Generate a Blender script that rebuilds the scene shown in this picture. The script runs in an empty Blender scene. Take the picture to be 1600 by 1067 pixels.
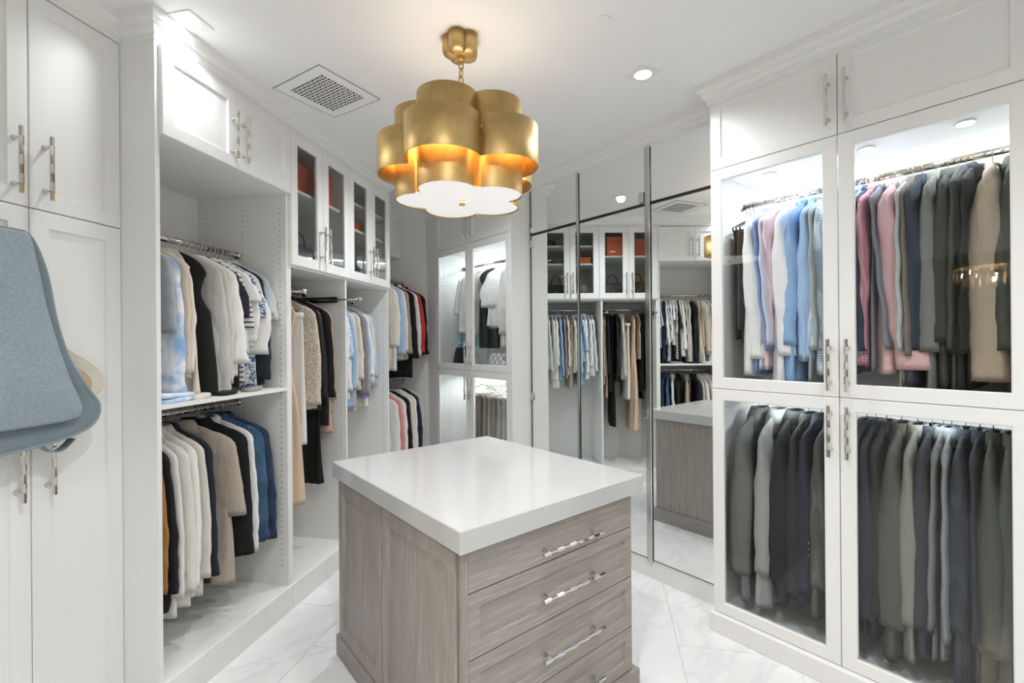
import bpy, math, random
from mathutils import Matrix, Vector
# ------------------------------------------------------------------ camera, world, exposure
sc = bpy.context.scene
COL = sc.collection
PI = math.pi
cam_d = bpy.data.cameras.new('camera'); cam = bpy.data.objects.new('camera', cam_d); COL.objects.link(cam)
cam_d.sensor_width = 36.0; cam_d.lens = 735.0 / 1600.0 * 36.0; cam_d.shift_y = 1.0 / 1600.0; cam_d.clip_start = 0.02
_a, _r = math.radians(39.7), 0.008
_F = Vector((math.sin(_a), math.cos(_a), 0)); _R = Vector((math.cos(_a), -math.sin(_a), 0)); _U = Vector((0, 0, 1))
_cx = _R * math.cos(_r) - _U * math.sin(_r); _cy = _R * math.sin(_r) + _U * math.cos(_r); _cz = -_F
cam.matrix_world = Matrix(((_cx.x, _cy.x, _cz.x, 0), (_cx.y, _cy.y, _cz.y, 0), (_cx.z, _cy.z, _cz.z, 1.52), (0, 0, 0, 1)))
sc.camera = cam
wd = bpy.data.worlds.new('world'); sc.world = wd; wd.use_nodes = True
wd.node_tree.nodes['Background'].inputs[0].default_value = (0.9, 0.95, 1.0, 1); wd.node_tree.nodes['Background'].inputs[1].default_value = 0.4
sc.view_settings.view_transform = 'Standard'; sc.view_settings.look = 'None'
sc.view_settings.exposure = 0.7; sc.view_settings.gamma = 1.0; sc.view_settings.use_curve_mapping = False
sc.cycles.transparent_max_bounces = 16; sc.cycles.diffuse_bounces = 8
DOWNLIGHT_W = 35.0      # watts of each recessed ceiling lamp
PUCK_W = 6.0            # watts of each cabinet puck
SHADE_W = 2.0           # watts of each bulb in the gold chandelier

# ------------------------------------------------------------------ frames
H = 2.865                                   # ceiling
HD = math.radians(50.85)                    # heading of the slanted left wall
W = Vector((math.sin(HD), math.cos(HD), 0)); N = Vector((math.cos(HD), -math.sin(HD), 0))
P0 = Vector((0.276, 2.52, 0)); LROT = PI / 2 - HD
def LP(s, o, z=0.0): return P0 + W * s + N * o + Vector((0, 0, z))

# ------------------------------------------------------------------ materials
def lin(h):
    h = h.lstrip('#'); c = [int(h[i:i+2], 16) / 255 for i in (0, 2, 4)]
    return tuple(x / 12.92 if x <= .04045 else ((x + .055) / 1.055) ** 2.4 for x in c) + (1,)
MATS = {}
def new_mat(name):
    m = bpy.data.materials.new(name); m.use_nodes = True
    nt = m.node_tree; return m, nt, nt.nodes['Principled BSDF']
def nd(nt, t, **kw):
    n = nt.nodes.new(t)
    for k, v in kw.items():
        if k.startswith('i_'):
            n.inputs[k[2:].replace('_', ' ')].default_value = v
        else: setattr(n, k, v)
    return n
def plain(name, col, rough=.5, metal=0, **kw):
    if name in MATS: return MATS[name]
    m, nt, b = new_mat(name); b.inputs['Base Color'].default_value = col if len(col) == 4 else (*col, 1)
    b.inputs['Roughness'].default_value = rough; b.inputs['Metallic'].default_value = metal
    for k, v in kw.items(): b.inputs[k.replace('_', ' ')].default_value = v
    MATS[name] = m; return m
def objco(nt, scale=(1, 1, 1)):
    t = nd(nt, 'ShaderNodeTexCoord'); mp = nd(nt, 'ShaderNodeMapping'); mp.inputs['Scale'].default_value = scale
    nt.links.new(t.outputs['Object'], mp.inputs['Vector']); return mp.outputs['Vector']
def mixc(nt, fac, a, b):
    mx = nd(nt, 'ShaderNodeMix', data_type='RGBA')
    if isinstance(fac, (int, float)): mx.inputs[0].default_value = fac
    else: nt.links.new(fac, mx.inputs[0])
    for i, c in ((6, a), (7, b)):
        if isinstance(c, tuple): mx.inputs[i].default_value = c
        else: nt.links.new(c, mx.inputs[i])
    return mx.outputs[2]
def ramp(nt, src, p0, p1):
    r = nd(nt, 'ShaderNodeMapRange'); r.inputs[1].default_value = p0; r.inputs[2].default_value = p1
    nt.links.new(src, r.inputs[0]); return r.outputs[0]
def noise(nt, vec, scale, detail=3, rough=.5, dist=0):
    n = nd(nt, 'ShaderNodeTexNoise'); n.inputs['Scale'].default_value = scale; n.inputs['Detail'].default_value = detail
    n.inputs['Roughness'].default_value = rough; n.inputs['Distortion'].default_value = dist
    nt.links.new(vec, n.inputs['Vector']); return n.outputs['Fac']
def bump(nt, b, h, strength, dist):
    n = nd(nt, 'ShaderNodeBump'); n.inputs['Strength'].default_value = strength; n.inputs['Distance'].default_value = dist
    nt.links.new(h, n.inputs['Height']); nt.links.new(n.outputs['Normal'], b.inputs['Normal'])
def cabinet_white():
    m, nt, b = new_mat('white_melamine'); v = objco(nt, (60, 60, 1.2))
    f = noise(nt, v, 4, 3)
    nt.links.new(mixc(nt, f, lin('E6E6E4'), lin('ECECEA')), b.inputs['Base Color'])
    b.inputs['Roughness'].default_value = .38; bump(nt, b, f, .06, .002); return m
def paint(name, h, rough=.6):
    m, nt, b = new_mat(name); v = objco(nt); f = noise(nt, v, 60, 2)
    b.inputs['Base Color'].default_value = lin(h); b.inputs['Roughness'].default_value = rough; bump(nt, b, f, .03, .001); return m
def wood(name, axis):
    m, nt, b = new_mat(name)
    sc1 = (22, 22, 1.3) if axis == 'z' else (1.3, 22, 22)
    v = objco(nt, sc1); n1 = noise(nt, v, 3.2, 6, .6, 1.2)
    sc2 = (5, 5, .45) if axis == 'z' else (.45, 5, 5)
    n2 = noise(nt, objco(nt, sc2), 2.0, 4, .55, 2.2)
    sc3 = (160, 160, 3) if axis == 'z' else (3, 160, 160)
    n3 = noise(nt, objco(nt, sc3), 2, 2)
    c = mixc(nt, ramp(nt, n1, .3, .7), lin('8E8680'), lin('AEA69F'))
    c = mixc(nt, ramp(nt, n2, .42, .75), c, lin('948B85'))
    c = mixc(nt, ramp(nt, n3, .55, .8), c, lin('7E756F'))
    nt.links.new(c, b.inputs['Base Color']); b.inputs['Roughness'].default_value = .5; bump(nt, b, n3, .15, .001); return m
def marble():
    m, nt, b = new_mat('white_marble')
    t = nd(nt, 'ShaderNodeTexCoord'); g = nd(nt, 'ShaderNodeNewGeometry')
    mp = nd(nt, 'ShaderNodeMapping'); mp.inputs['Rotation'].default_value = (0, 0, .7); mp.inputs['Scale'].default_value = (1, 2.2, 1)
    nt.links.new(g.outputs['Position'], mp.inputs['Vector'])
    oi = nd(nt, 'ShaderNodeObjectInfo'); ad = nd(nt, 'ShaderNodeVectorMath', operation='ADD')
    sc_ = nd(nt, 'ShaderNodeVectorMath', operation='SCALE'); nt.links.new(oi.outputs['Random'], sc_.inputs['Scale']); sc_.inputs[0].default_value = (7, 3, 5)
    nt.links.new(mp.outputs[0], ad.inputs[0]); nt.links.new(sc_.outputs[0], ad.inputs[1])
    n1 = noise(nt, ad.outputs[0], 1.1, 6, .6, 1.4); n2 = noise(nt, ad.outputs[0], 2.3, 5, .6, 2)
    s = nd(nt, 'ShaderNodeMath', operation='SUBTRACT'); nt.links.new(n1, s.inputs[0]); s.inputs[1].default_value = .5
    ab = nd(nt, 'ShaderNodeMath', operation='ABSOLUTE'); nt.links.new(s.outputs[0], ab.inputs[0])
    c = mixc(nt, ramp(nt, ab.outputs[0], 0, .035), lin('E0E1E2'), lin('ECECEB'))
    c = mixc(nt, ramp(nt, n2, .45, .8), c, lin('E3E4E5'))
    nt.links.new(c, b.inputs['Base Color']); b.inputs['Roughness'].default_value = .16; return m
def gold():
    m, nt, b = new_mat('gold_leaf'); v = objco(nt)
    n1 = noise(nt, v, 9, 5, .65, .5); n2 = noise(nt, v, 70, 3)
    c = mixc(nt, ramp(nt, n1, .35, .7), lin('C2A36A'), lin('D8BC86'))
    nt.links.new(mixc(nt, ramp(nt, n2, .66, .95), c, lin('A07A3C')), b.inputs['Base Color'])
    b.inputs['Metallic'].default_value = 1; rr_ = nd(nt, 'ShaderNodeMapRange'); nt.links.new(n1, rr_.inputs[0]); rr_.inputs[3].default_value = .42; rr_.inputs[4].default_value = .55; nt.links.new(rr_.outputs[0], b.inputs['Roughness'])
    bump(nt, b, n2, .08, .002); return m
def glass(name, tint, extra=.0):
    m = bpy.data.materials.new(name); m.use_nodes = True; nt = m.node_tree; nt.nodes.clear()
    o = nd(nt, 'ShaderNodeOutputMaterial'); tr = nd(nt, 'ShaderNodeBsdfTransparent'); gl = nd(nt, 'ShaderNodeBsdfGlossy')
    tr.inputs[0].default_value = tint; gl.inputs['Roughness'].default_value = .01
    fr = nd(nt, 'ShaderNodeFresnel'); fr.inputs[0].default_value = 1.5; mx = nd(nt, 'ShaderNodeMixShader')
    ge = nd(nt, 'ShaderNodeNewGeometry'); sb = nd(nt, 'ShaderNodeMath', operation='SUBTRACT'); sb.inputs[0].default_value = 1
    nt.links.new(ge.outputs['Backfacing'], sb.inputs[1]); ml = nd(nt, 'ShaderNodeMath', operation='MULTIPLY')
    nt.links.new(fr.outputs[0], ml.inputs[0]); nt.links.new(sb.outputs[0], ml.inputs[1])
    nt.links.new(ml.outputs[0], mx.inputs[0]); nt.links.new(tr.outputs[0], mx.inputs[1]); nt.links.new(gl.outputs[0], mx.inputs[2])
    nt.links.new(mx.outputs[0], o.inputs[0]); return m
def emit(name, col, st):
    m = bpy.data.materials.new(name); m.use_nodes = True; nt = m.node_tree; b = nt.nodes['Principled BSDF']
    b.inputs['Base Color'].default_value = (.9, .9, .9, 1); b.inputs['Emission Color'].default_value = (*col, 1); b.inputs['Emission Strength'].default_value = st; return m
def cloth(h, pat=None, h2=None, rough=.85):
    key = (h, pat, h2)
    if key in MATS: return MATS[key]
    m, nt, b = new_mat('cloth_%d' % len(MATS)); v = objco(nt); c1 = lin(h); c2 = lin(h2 or h)
    wr = noise(nt, objco(nt, (1, 1, .45)), 14, 3, .5, .6); hgt = wr; st = .35; col = None
    b.inputs['Roughness'].default_value = rough
    def band(axis, freq, thr):
        sp = nd(nt, 'ShaderNodeSeparateXYZ'); nt.links.new(v, sp.inputs[0])
        mu = nd(nt, 'ShaderNodeMath', operation='MULTIPLY'); nt.links.new(sp.outputs[axis], mu.inputs[0]); mu.inputs[1].default_value = freq
        fr = nd(nt, 'ShaderNodeMath', operation='FRACT'); nt.links.new(mu.outputs[0], fr.inputs[0])
        gt = nd(nt, 'ShaderNodeMath', operation='GREATER_THAN'); nt.links.new(fr.outputs[0], gt.inputs[0]); gt.inputs[1].default_value = thr
        return gt.outputs[0]
    if pat == 'heather': col = mixc(nt, ramp(nt, noise(nt, v, 620, 1), .2, .8), c1, c2)
    elif pat == 'tweed':
        n = nd(nt, 'ShaderNodeTexVoronoi'); n.inputs['Scale'].default_value = 260; nt.links.new(v, n.inputs['Vector'])
        col = mixc(nt, ramp(nt, noise(nt, v, 330, 3, .8), .25, .75), c1, c2)
    elif pat == 'check':
        x, z = band(0, 85, .5), band(2, 85, .5)
        col = mixc(nt, z, mixc(nt, x, c1, mixc(nt, .5, c1, c2)), mixc(nt, x, mixc(nt, .5, c1, c2), c2))
    elif pat == 'stripe': col = mixc(nt, band(2, 38, .7), c1, c2)
    elif pat == 'vstripe': col = mixc(nt, band(0, 90, .75), c1, c2)
    elif pat == 'tiedye': col = mixc(nt, ramp(nt, noise(nt, v, 7, 3, .5, .5), .45, .62), c1, c2)
    elif pat == 'floral': col = mixc(nt, ramp(nt, noise(nt, v, 45, 4, .6, 1.5), .49, .55), c1, c2)
    elif pat == 'eyelet':
        n = nd(nt, 'ShaderNodeTexVoronoi'); n.inputs['Scale'].default_value = 75; nt.links.new(v, n.inputs['Vector'])
        col = mixc(nt, ramp(nt, n.outputs['Distance'], .12, .3), c2, c1); hgt = n.outputs['Distance']; st = .3
    elif pat == 'sequin':
        n = nd(nt, 'ShaderNodeTexVoronoi'); n.inputs['Scale'].default_value = 140; nt.links.new(v, n.inputs['Vector'])
        col = mixc(nt, ramp(nt, n.outputs['Distance'], .1, .6), c2, c1); b.inputs['Metallic'].default_value = .35; b.inputs['Roughness'].default_value = .3; hgt = n.outputs['Distance']; st = .6
    elif pat == 'quilt':
        w1 = nd(nt, 'ShaderNodeTexWave', bands_direction='DIAGONAL'); w1.inputs['Scale'].default_value = 9
        nt.links.new(objco(nt, (1, 0, 1)), w1.inputs['Vector'])
        w2 = nd(nt, 'ShaderNodeTexWave', bands_direction='DIAGONAL'); w2.inputs['Scale'].default_value = 9
        nt.links.new(objco(nt, (-1, 0, 1)), w2.inputs['Vector'])
        mn = nd(nt, 'ShaderNodeMath', operation='MINIMUM'); nt.links.new(w1.outputs['Fac'], mn.inputs[0]); nt.links.new(w2.outputs['Fac'], mn.inputs[1])
        col = mixc(nt, ramp(nt, mn.outputs[0], .01, .06), c2, c1); hgt = mn.outputs[0]
    elif pat == 'neoprene':
        n = nd(nt, 'ShaderNodeTexVoronoi'); n.inputs['Scale'].default_value = 95; nt.links.new(objco(nt, (1, 1, 1.7)), n.inputs['Vector'])
        col = mixc(nt, ramp(nt, n.outputs['Distance'], .1, .7), c1, c2); hgt = n.outputs['Distance']; st = .35
    elif pat == 'satin': b.inputs['Roughness'].default_value = .35; col = c1
    elif pat == 'denim': col = mixc(nt, ramp(nt, noise(nt, v, 9, 5, .7), .35, .7), c1, c2)
    if col is None:
        col = mixc(nt, ramp(nt, noise(nt, v, 600, 1), .2, .8), tuple(x * .95 for x in c1[:3]) + (1,), c1)
    if isinstance(col, tuple): b.inputs['Base Color'].default_value = col
    else: nt.links.new(col, b.inputs['Base Color'])
    bump(nt, b, hgt, .55 if hgt is wr else st, .022 if hgt is wr else .002)
    MATS[key] = m; return m
WHITE = cabinet_white(); CEIL = paint('ceiling_paint', 'ECECEC'); WALLM = paint('wall_paint', 'D8D8D4')
CHROME = plain('polished_nickel', lin('D6D2CC'), .09, 1); STEEL = plain('brushed_steel', lin('B9B9B6'), .25, 1)
DARK = plain('dark_hole', lin('1C1C1C'), .8); BLACKM = plain('black_slide_metal', lin('1B1B1B'), .4, .6)
WOODZ, WOODX = wood('grey_oak_vertical', 'z'), wood('grey_oak_horizontal', 'x')
QUARTZ = plain('white_quartz', lin('C0C0BF'), .1); MARBLE = marble(); GROUT = plain('grout', lin('C9C6C0'), .8); GOLD = gold()
GLASS = glass('clear_glass', (.975, .985, .985, 1)); SMOKE = glass('smoked_glass', (.86, .88, .875, 1))
MIRROR = plain('mirror_silver', (.93, .95, .94, 1), .0, 1); MEDGE = plain('bevelled_mirror_edge', lin('C9CBC8'), .12, 1)
LAMP = emit('lamp_lens', (1, .97, .92), 9.0); PUCK = emit('puck_lens', (.9, .96, 1), 12.0)
DIFF = emit('opal_diffuser', (1, .93, .9), .22); BULB = emit('warm_bulb', (1, .66, .3), 16.0)
WHITEMETAL = plain('white_powder_coat', lin('E6E6E4'), .4)

# ------------------------------------------------------------------ mesh builder
class MB:
    def __init__(s): s.v = []; s.f = []; s.sm = []
    def add(s, vs, fs, smooth=False):
        k = len(s.v); s.v += [tuple(p) for p in vs]; s.f += [tuple(k + i for i in q) for q in fs]; s.sm += [smooth] * len(fs); return s
    def box(s, x0, x1, y0, y1, z0, z1, c=0.0):
        if c <= 0:
            v = [(x, y, z) for x in (x0, x1) for y in (y0, y1) for z in (z0, z1)]
            return s.add(v, [(0, 1, 3, 2), (4, 6, 7, 5), (0, 4, 5, 1), (2, 3, 7, 6), (0, 2, 6, 4), (1, 5, 7, 3)])
        v = []; idx = {}
        X, Y, Z = (x0, x1), (y0, y1), (z0, z1)
        sg = (1, -1)
        for i in (0, 1):
            for j in (0, 1):
                for k in (0, 1):
                    for ax in range(3):
                        p = [X[i] + sg[i] * c, Y[j] + sg[j] * c, Z[k] + sg[k] * c]
                        p[ax] = (X, Y, Z)[ax][(i, j, k)[ax]]
                        idx[i, j, k, ax] = len(v); v.append(p)
        f = []
        for ax in range(3):
            o = [a for a in range(3) if a != ax]
            for e in (0, 1):
                def key(p, q):
                    t = [0, 0, 0]; t[ax] = e; t[o[0]] = p; t[o[1]] = q; return idx[t[0], t[1], t[2], ax]
                q = [key(0, 0), key(1, 0), key(1, 1), key(0, 1)]
                if (e == 0) != (ax == 1): q = q[::-1]
                f.append(tuple(q))
        for ax in range(3):
            o = [a for a in range(3) if a != ax]
            for p in (0, 1):
                for q in (0, 1):
                    def key(e, a):
                        t = [0, 0, 0]; t[ax] = e; t[o[0]] = p; t[o[1]] = q; return idx[t[0], t[1], t[2], a]
                    qd = [key(0, o[0]), key(1, o[0]), key(1, o[1]), key(0, o[1])]
                    f.append(tuple(qd))
        for i in (0, 1):
            for j in (0, 1):
                for k in (0, 1): f.append((idx[i, j, k, 0], idx[i, j, k, 1], idx[i, j, k, 2]))
        return s.add(v, f)
    def loft(s, rings, cap0=True, cap1=True, smooth=True, close=True):
        n = len(rings[0]); v = [p for r in rings for p in r]; f = []
        for i in range(len(rings) - 1):
            for j in range(n if close else n - 1):
                j2 = (j + 1) % n; f.append((i * n + j, i * n + j2, (i + 1) * n + j2, (i + 1) * n + j))
        if cap0: f.append(tuple(range(n))[::-1])
        if cap1: f.append(tuple((len(rings) - 1) * n + j for j in range(n)))
        return s.add(v, f, smooth)
    def tube(s, pts, r, n=8, smooth=True, flat=1.0, cap=True):
        pts = [Vector(p) for p in pts]; rings = []
        up = Vector((0, 0, 1)); prev = None
        for i, p in enumerate(pts):
            d = (pts[min(i + 1, len(pts) - 1)] - pts[max(i - 1, 0)]).normalized()
            if prev is None:
                a = d.cross(up)
                if a.length < .05: a = d.cross(Vector((1, 0, 0)))
            else: a = prev - d * prev.dot(d)
            a.normalize(); prev = a; b = d.cross(a)
            rr = r[i] if isinstance(r, (list, tuple)) else r
            rings.append([p + a * math.cos(t) * rr + b * math.sin(t) * rr * flat for t in [2 * PI * k / n for k in range(n)]])
        return s.loft(rings, cap, cap, smooth)
    def disc(s, c, r, n=20, h=.004, axis='z'):
        rings = []
        for e in (0, 1):
            rg = []
            for k in range(n):
                t = 2 * PI * k / n; a, b = math.cos(t) * r, math.sin(t) * r
                rg.append((c[0] + a, c[1] + b, c[2] + e * h) if axis == 'z' else (c[0] + a, c[1] + e * h, c[2] + b) if axis == 'y' else (c[0] + e * h, c[1] + a, c[2] + b))
            rings.append(rg)
        return s.loft(rings, smooth=False)
    def prism(s, poly, z0, z1, holes=False):
        n = len(poly); v = [(x, y, z0) for x, y in poly] + [(x, y, z1) for x, y in poly]
        f = [tuple(range(n))[::-1], tuple(range(n, 2 * n))] + [(i, (i + 1) % n, n + (i + 1) % n, n + i) for i in range(n)]
        return s.add(v, f)
    def mesh(s, name):
        me = bpy.data.meshes.new(name); me.from_pydata(s.v, [], s.f); me.polygons.foreach_set('use_smooth', s.sm)
        me.validate(); me.update(); return me
    def build(s, name, mat, parent=None, loc=(0, 0, 0), rz=0, recalc=True):
        me = s.mesh(name)
        if recalc:
            import bmesh
            bm = bmesh.new(); bm.from_mesh(me); bmesh.ops.recalc_face_normals(bm, faces=bm.faces); bm.to_mesh(me); bm.free()
        me.materials.append(mat); return put(name, me, parent, loc, rz)
def put(name, me, parent=None, loc=(0, 0, 0), rz=0):
    o = bpy.data.objects.new(name, me); COL.objects.link(o); o.location = loc; o.rotation_euler = (0, 0, rz)
    if parent: o.parent = parent
    return o
def thing(name, label, cat, loc=(0, 0, 0), rz=0, group=None):
    o = bpy.data.objects.new(name, None); COL.objects.link(o); o.location = loc; o.rotation_euler = (0, 0, rz); o.empty_display_size = .1
    return tag(o, label, cat, group)
def tag(o, label, cat, group=None):
    o['label'] = label; o['category'] = cat
    if group: o['group'] = group
    return o
def struct(o, label=None):
    o['kind'] = 'structure'
    if label: o['label'] = label
    return o
def lamp(name, kind, loc, watts, col, parent=None, **kw):
    d = bpy.data.lights.new(name, kind); d.energy = watts; d.color = col
    for k, v in kw.items(): setattr(d, k, v)
    o = bpy.data.objects.new(name, d); COL.objects.link(o); o.location = loc
    if parent: o.parent = parent
    return o

# ------------------------------------------------------------------ the room
fl = struct(MB().box(-4.6, 3.2, -2.0, 5.2, -.06, -.004).build('floor', GROUT), 'white marble tile floor with fine pale joints')
TL, TWD = 1.2, .6
tile_me = {}
for r in range(-3, 9):
    o0 = 2.127 - .6 * 4 + .6 * r - .6
    sh = .324 if r % 2 == 0 else .68 - 0.02
    for k in range(-3, 4):
        s0 = sh + TL * k
        c = LP(s0 + TL / 2, o0 + TWD / 2)
        if not (-1.3 < c.x < 3.4 and -1.5 < c.y < 5.0): continue
        if not tile_me:
            me = MB().box(-TL / 2 + .0015, TL / 2 - .0015, -TWD / 2 + .0015, TWD / 2 - .0015, -.01, 0).mesh('floor_tile'); me.materials.append(MARBLE); tile_me['m'] = me
        put('floor_tile', tile_me['m'], fl, c, LROT)
struct(MB().box(-4.6, 3.2, -2.0, 5.2, H, H + .08).build('ceiling', CEIL), 'flat white ceiling')
def wall(name, x0, x1, y0, y1, z0=0, z1=H, label=None, mat=None): return struct(MB().box(x0, x1, y0, y1, z0, z1).build(name, mat or WALLM), label)
wall('wall_right', 3.03, 3.13, -1.0, 4.95); wall('wall_back', -1.2, 3.13, -1.1, -1.0); wall('wall_far', 1.8, 3.13, 4.95, 5.05)
o = struct(MB().box(-2.2, 3.2, .62, .70, 0, H).build('wall_left', WALLM)); o.location = P0; o.rotation_euler = (0, 0, LROT)
we = MB(); we.box(-1.25, -1.15, 1.05, 1.62, 0, H); we.box(-1.25, -1.15, -1.1, -.45, 0, H); we.box(-1.25, -1.15, -.45, 1.05, 2.3, H)
struct(we.build('wall_entry', WALLM))
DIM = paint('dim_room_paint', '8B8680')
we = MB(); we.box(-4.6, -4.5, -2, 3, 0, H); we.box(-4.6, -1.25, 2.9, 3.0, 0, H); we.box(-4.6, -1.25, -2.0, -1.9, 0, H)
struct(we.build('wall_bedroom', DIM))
# crown moulding swept round the room
def sweep(path, prof):
    rings = []; n = len(path)
    for i, p in enumerate(path):
        d0 = (path[i] - path[i - 1]).normalized() if i else None; d1 = (path[i + 1] - path[i]).normalized() if i < n - 1 else None
        d0 = d0 or d1; d1 = d1 or d0
        n0 = Vector((d0.y, -d0.x, 0)); n1 = Vector((d1.y, -d1.x, 0)); m = (n0 + n1); m = m / max(m.dot(n0), .2)
        rings.append([p + m * o_ + Vector((0, 0, z)) for o_, z in prof])
    return rings
def xy(x, y): return Vector((x, y, 0))
PATH = [LP(-1.62, -.17), LP(-.215, -.17), LP(-.215, 0), LP(1.875, 0), LP(1.875, -.29), LP(2.75, -.29), LP(2.75, -.005), xy(2.41, 4.09), xy(2.39, 2.895), xy(2.60, 2.895), xy(2.60, 1.245), xy(2.385, 1.245), xy(2.385, -1.0)]
PROF = [(-.05, 2.76), (.004, 2.76), (.004, 2.782), (.012, 2.786), (.02, 2.80), (.022, 2.812), (.034, 2.816), (.042, 2.83), (.046, H), (-.05, H)]
mb = MB(); mb.loft(sweep(PATH, PROF), smooth=False); struct(mb.build('trim_1', WHITE), 'white crown moulding along the tops of the cabinets')

# ------------------------------------------------------------------ shared fittings
def handle_mesh(L, key):
    mb = MB(); n = 6; segs = max(4, round(L / .032)); rg = []
    for i in range(segs + 1):
        z = -L / 2 + L * i / segs
        for e in ((0,) if i in (0, segs) else (0, 1)):
            tw = (i if (e or i == 0) else i - 1) * PI / 6
            rr = .0072
            rg.append([(math.cos(tw + 2 * PI * k / n) * rr, -.034 + math.sin(tw + 2 * PI * k / n) * rr, z + (.0008 if e else 0)) for k in range(n)])
    mb.loft(rg, smooth=False)
    for e in (-1, 1):
        z = e * (L / 2 - .035)
        mb.loft([[(math.cos(2 * PI * k / 10) * r_, y, z + math.sin(2 * PI * k / 10) * r_) for k in range(10)] for r_, y in ((.009, 0), (.008, -.006), (.0045, -.016), (.0045, -.03))])
    me = mb.mesh(key); me.materials.append(CHROME); return me
H22, H33 = handle_mesh(.225, 'bar_handle'), handle_mesh(.33, 'long_bar_handle')
def handle(parent, x, z, y=-.02, horiz=False, me=None):
    o = put('handle', me or (H33 if horiz else H22), parent, (x, y, z))
    if horiz: o.rotation_euler = (0, PI / 2, 0)
    return o
def door_panel(w, h, t=.02, st=.058, rec=.009, glass_=False):
    mb = MB(); c = .0025; bv = .004
    def rect(i, y): return [(i, y, i), (w - i, y, i), (w - i, y, h - i), (i, y, h - i)]
    R_ = [rect(0, 0), rect(0, -t + c), rect(c, -t), rect(st - bv, -t), rect(st, -t + (bv if glass_ else rec))]
    if glass_: R_ += [rect(st, 0)]; mb.loft(R_ + [rect(0, 0)], False, False, False)
    else: mb.loft(R_, True, True, False)
    return mb
def add_door(root, x, z, w, h, hx=None, hz=None, glass_=None, mat=None, hm=None, st=.058):
    d = door_panel(w, h, glass_=glass_ is not None, st=st).build('door', mat or WHITE, root, (x, 0, z))
    if glass_ is not None: MB().box(st - .006, w - st + .006, -.011, -.006, st - .006, h - st + .006).build('glass_pane', glass_, d)
    if hx is not None: handle(d, hx, hz)
    return d
def rod(root, x0, x1, y, z, name='closet_rod', r=.0155):
    mb = MB(); mb.tube([(x0 + .012, y, z), (x1 - .012, y, z)], r, 14); o = mb.build('hanging_rod', CHROME, root)
    for x, e in ((x0, 1), (x1, -1)):
        m2 = MB(); m2.tube([(x, y, z), (x + e * .014, y, z)], .022, 14); m2.build('rod_bracket', CHROME, root)
    return o
def pins(root, x, face, ys, z0, z1, nm='pin_holes'):
    mb = MB(); z = z0
    while z < z1:
        for y in ys: mb.disc((x, y, z), .0032, 6, .0008 * face, 'x')
        z += .032
    o = mb.build(nm, DARK, root); o['kind'] = 'stuff'; return o
def puck(root, x, y, z, watts=PUCK_W):
    d = MB().disc((0, 0, -.008), .034, 20, .008).build('puck_light', CHROME, root, (x, y, z))
    MB().disc((0, 0, -.0095), .028, 20, .002).build('lens', PUCK, d)
    lamp('puck_lamp', 'SPOT', (0, 0, -.02), watts, (.84, .93, 1), d, shadow_soft_size=.028, spot_size=math.radians(165), spot_blend=.6)

# ------------------------------------------------------------------ left: tall cabinet with doors
t = thing('tall_cabinet', 'tall white panelled cabinet at the left edge with nickel bar handles', 'cabinet', LP(-.215, -.19), LROT)
t['label'] = 'tall white panelled cabinet at the far left, behind the grey-blue hanging bag'
mb = MB(); mb.box(-.98, 0, 0, .42, .0, 2.76); mb.build('body', WHITE, t)
for i in range(3):
    x0 = -.315 * (i + 1) + .0015; hx = .045 if i % 2 == 0 else .27
    add_door(t, x0, 2.0015, .312, .755, hx, .145, st=.062); add_door(t, x0, .105, .312, 1.8925, hx, 1.0, st=.062)
MB().box(-.98, 0, -.02, .0, 0, .1).build('plinth', WHITE, t)
# ------------------------------------------------------------------ left: open hanging unit with two doors above
t = thing('wardrobe_unit', 'white open wardrobe unit with two hanging rails under two panelled doors', 'wardrobe', LP(0, 0), LROT)
D = .6; SH = 1.272
MB().box(-.215, -.1955, 0, D, 0, 2.765).build('side_panel', WHITE, t)
MB().box(.5805, .6, 0, D, .0, 2.765).build('side_panel', WHITE, t)
MB().box(-.195, .58, D - .012, D, .14, 2.765).build('back_panel', WHITE, t)
MB().box(-.195, .58, .0, D - .012, SH - .018, SH).build('shelf', WHITE, t)
MB().box(-.195, .58, .0, D - .012, 2.38, 2.40).build('shelf', WHITE, t)
MB().box(-.195, .58, .0, D - .012, .12, .14).build('shelf', WHITE, t)
MB().box(-.215, .6, -.012, .02, 0, .138, .003).build('plinth', WHITE, t)
add_door(t, -.198, 2.381, .398, .37, .365, .15); add_door(t, .2015, 2.381, .398, .37, .035, .15)
rod(t, -.195, .58, .312, 2.035); rod(t, -.195, .58, .318, 1.183)
pins(t, .5803, -1, (.04, .285, .53), .25, 2.33); pins(t, -.1953, 1, (.04, .285, .53), .25, 2.33)
# ------------------------------------------------------------------ left: glass fronted unit over two long hanging bays
t = thing('glass_front_wardrobe', 'white wardrobe with four glass doors above two tall hanging bays', 'wardrobe', LP(0, 0), LROT)
for a, b_ in ((.6005, .62), (1.199, 1.218), (1.85, 1.87)): MB().box(a, b_, 0, D, 0, 2.765).build('side_panel', WHITE, t)
for a, b_ in ((.62, 1.199), (1.218, 1.85)):
    MB().box(a, b_, D - .012, D, .14, 2.765).build('back_panel', WHITE, t)
    MB().box(a, b_, 0, D - .012, 1.965, 1.985).build('shelf', WHITE, t)
    MB().box(a, b_, 0, D - .012, .12, .14).build('shelf', WHITE, t)
    MB().box(a, b_, 0, D - .012, 2.745, 2.765).build('top_panel', WHITE, t)
    rod(t, a, b_, .315, 1.875)
MB().box(.62, 1.199, .02, D - .012, 2.428, 2.446).build('shelf', WHITE, t)
for z in (2.559, 2.365): MB().box(1.218, 1.85, .02, D - .012, z - .018, z).build('shelf', WHITE, t)
MB().box(.6, 1.87, -.012, .02, 0, .138, .003).build('plinth', WHITE, t)
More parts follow.
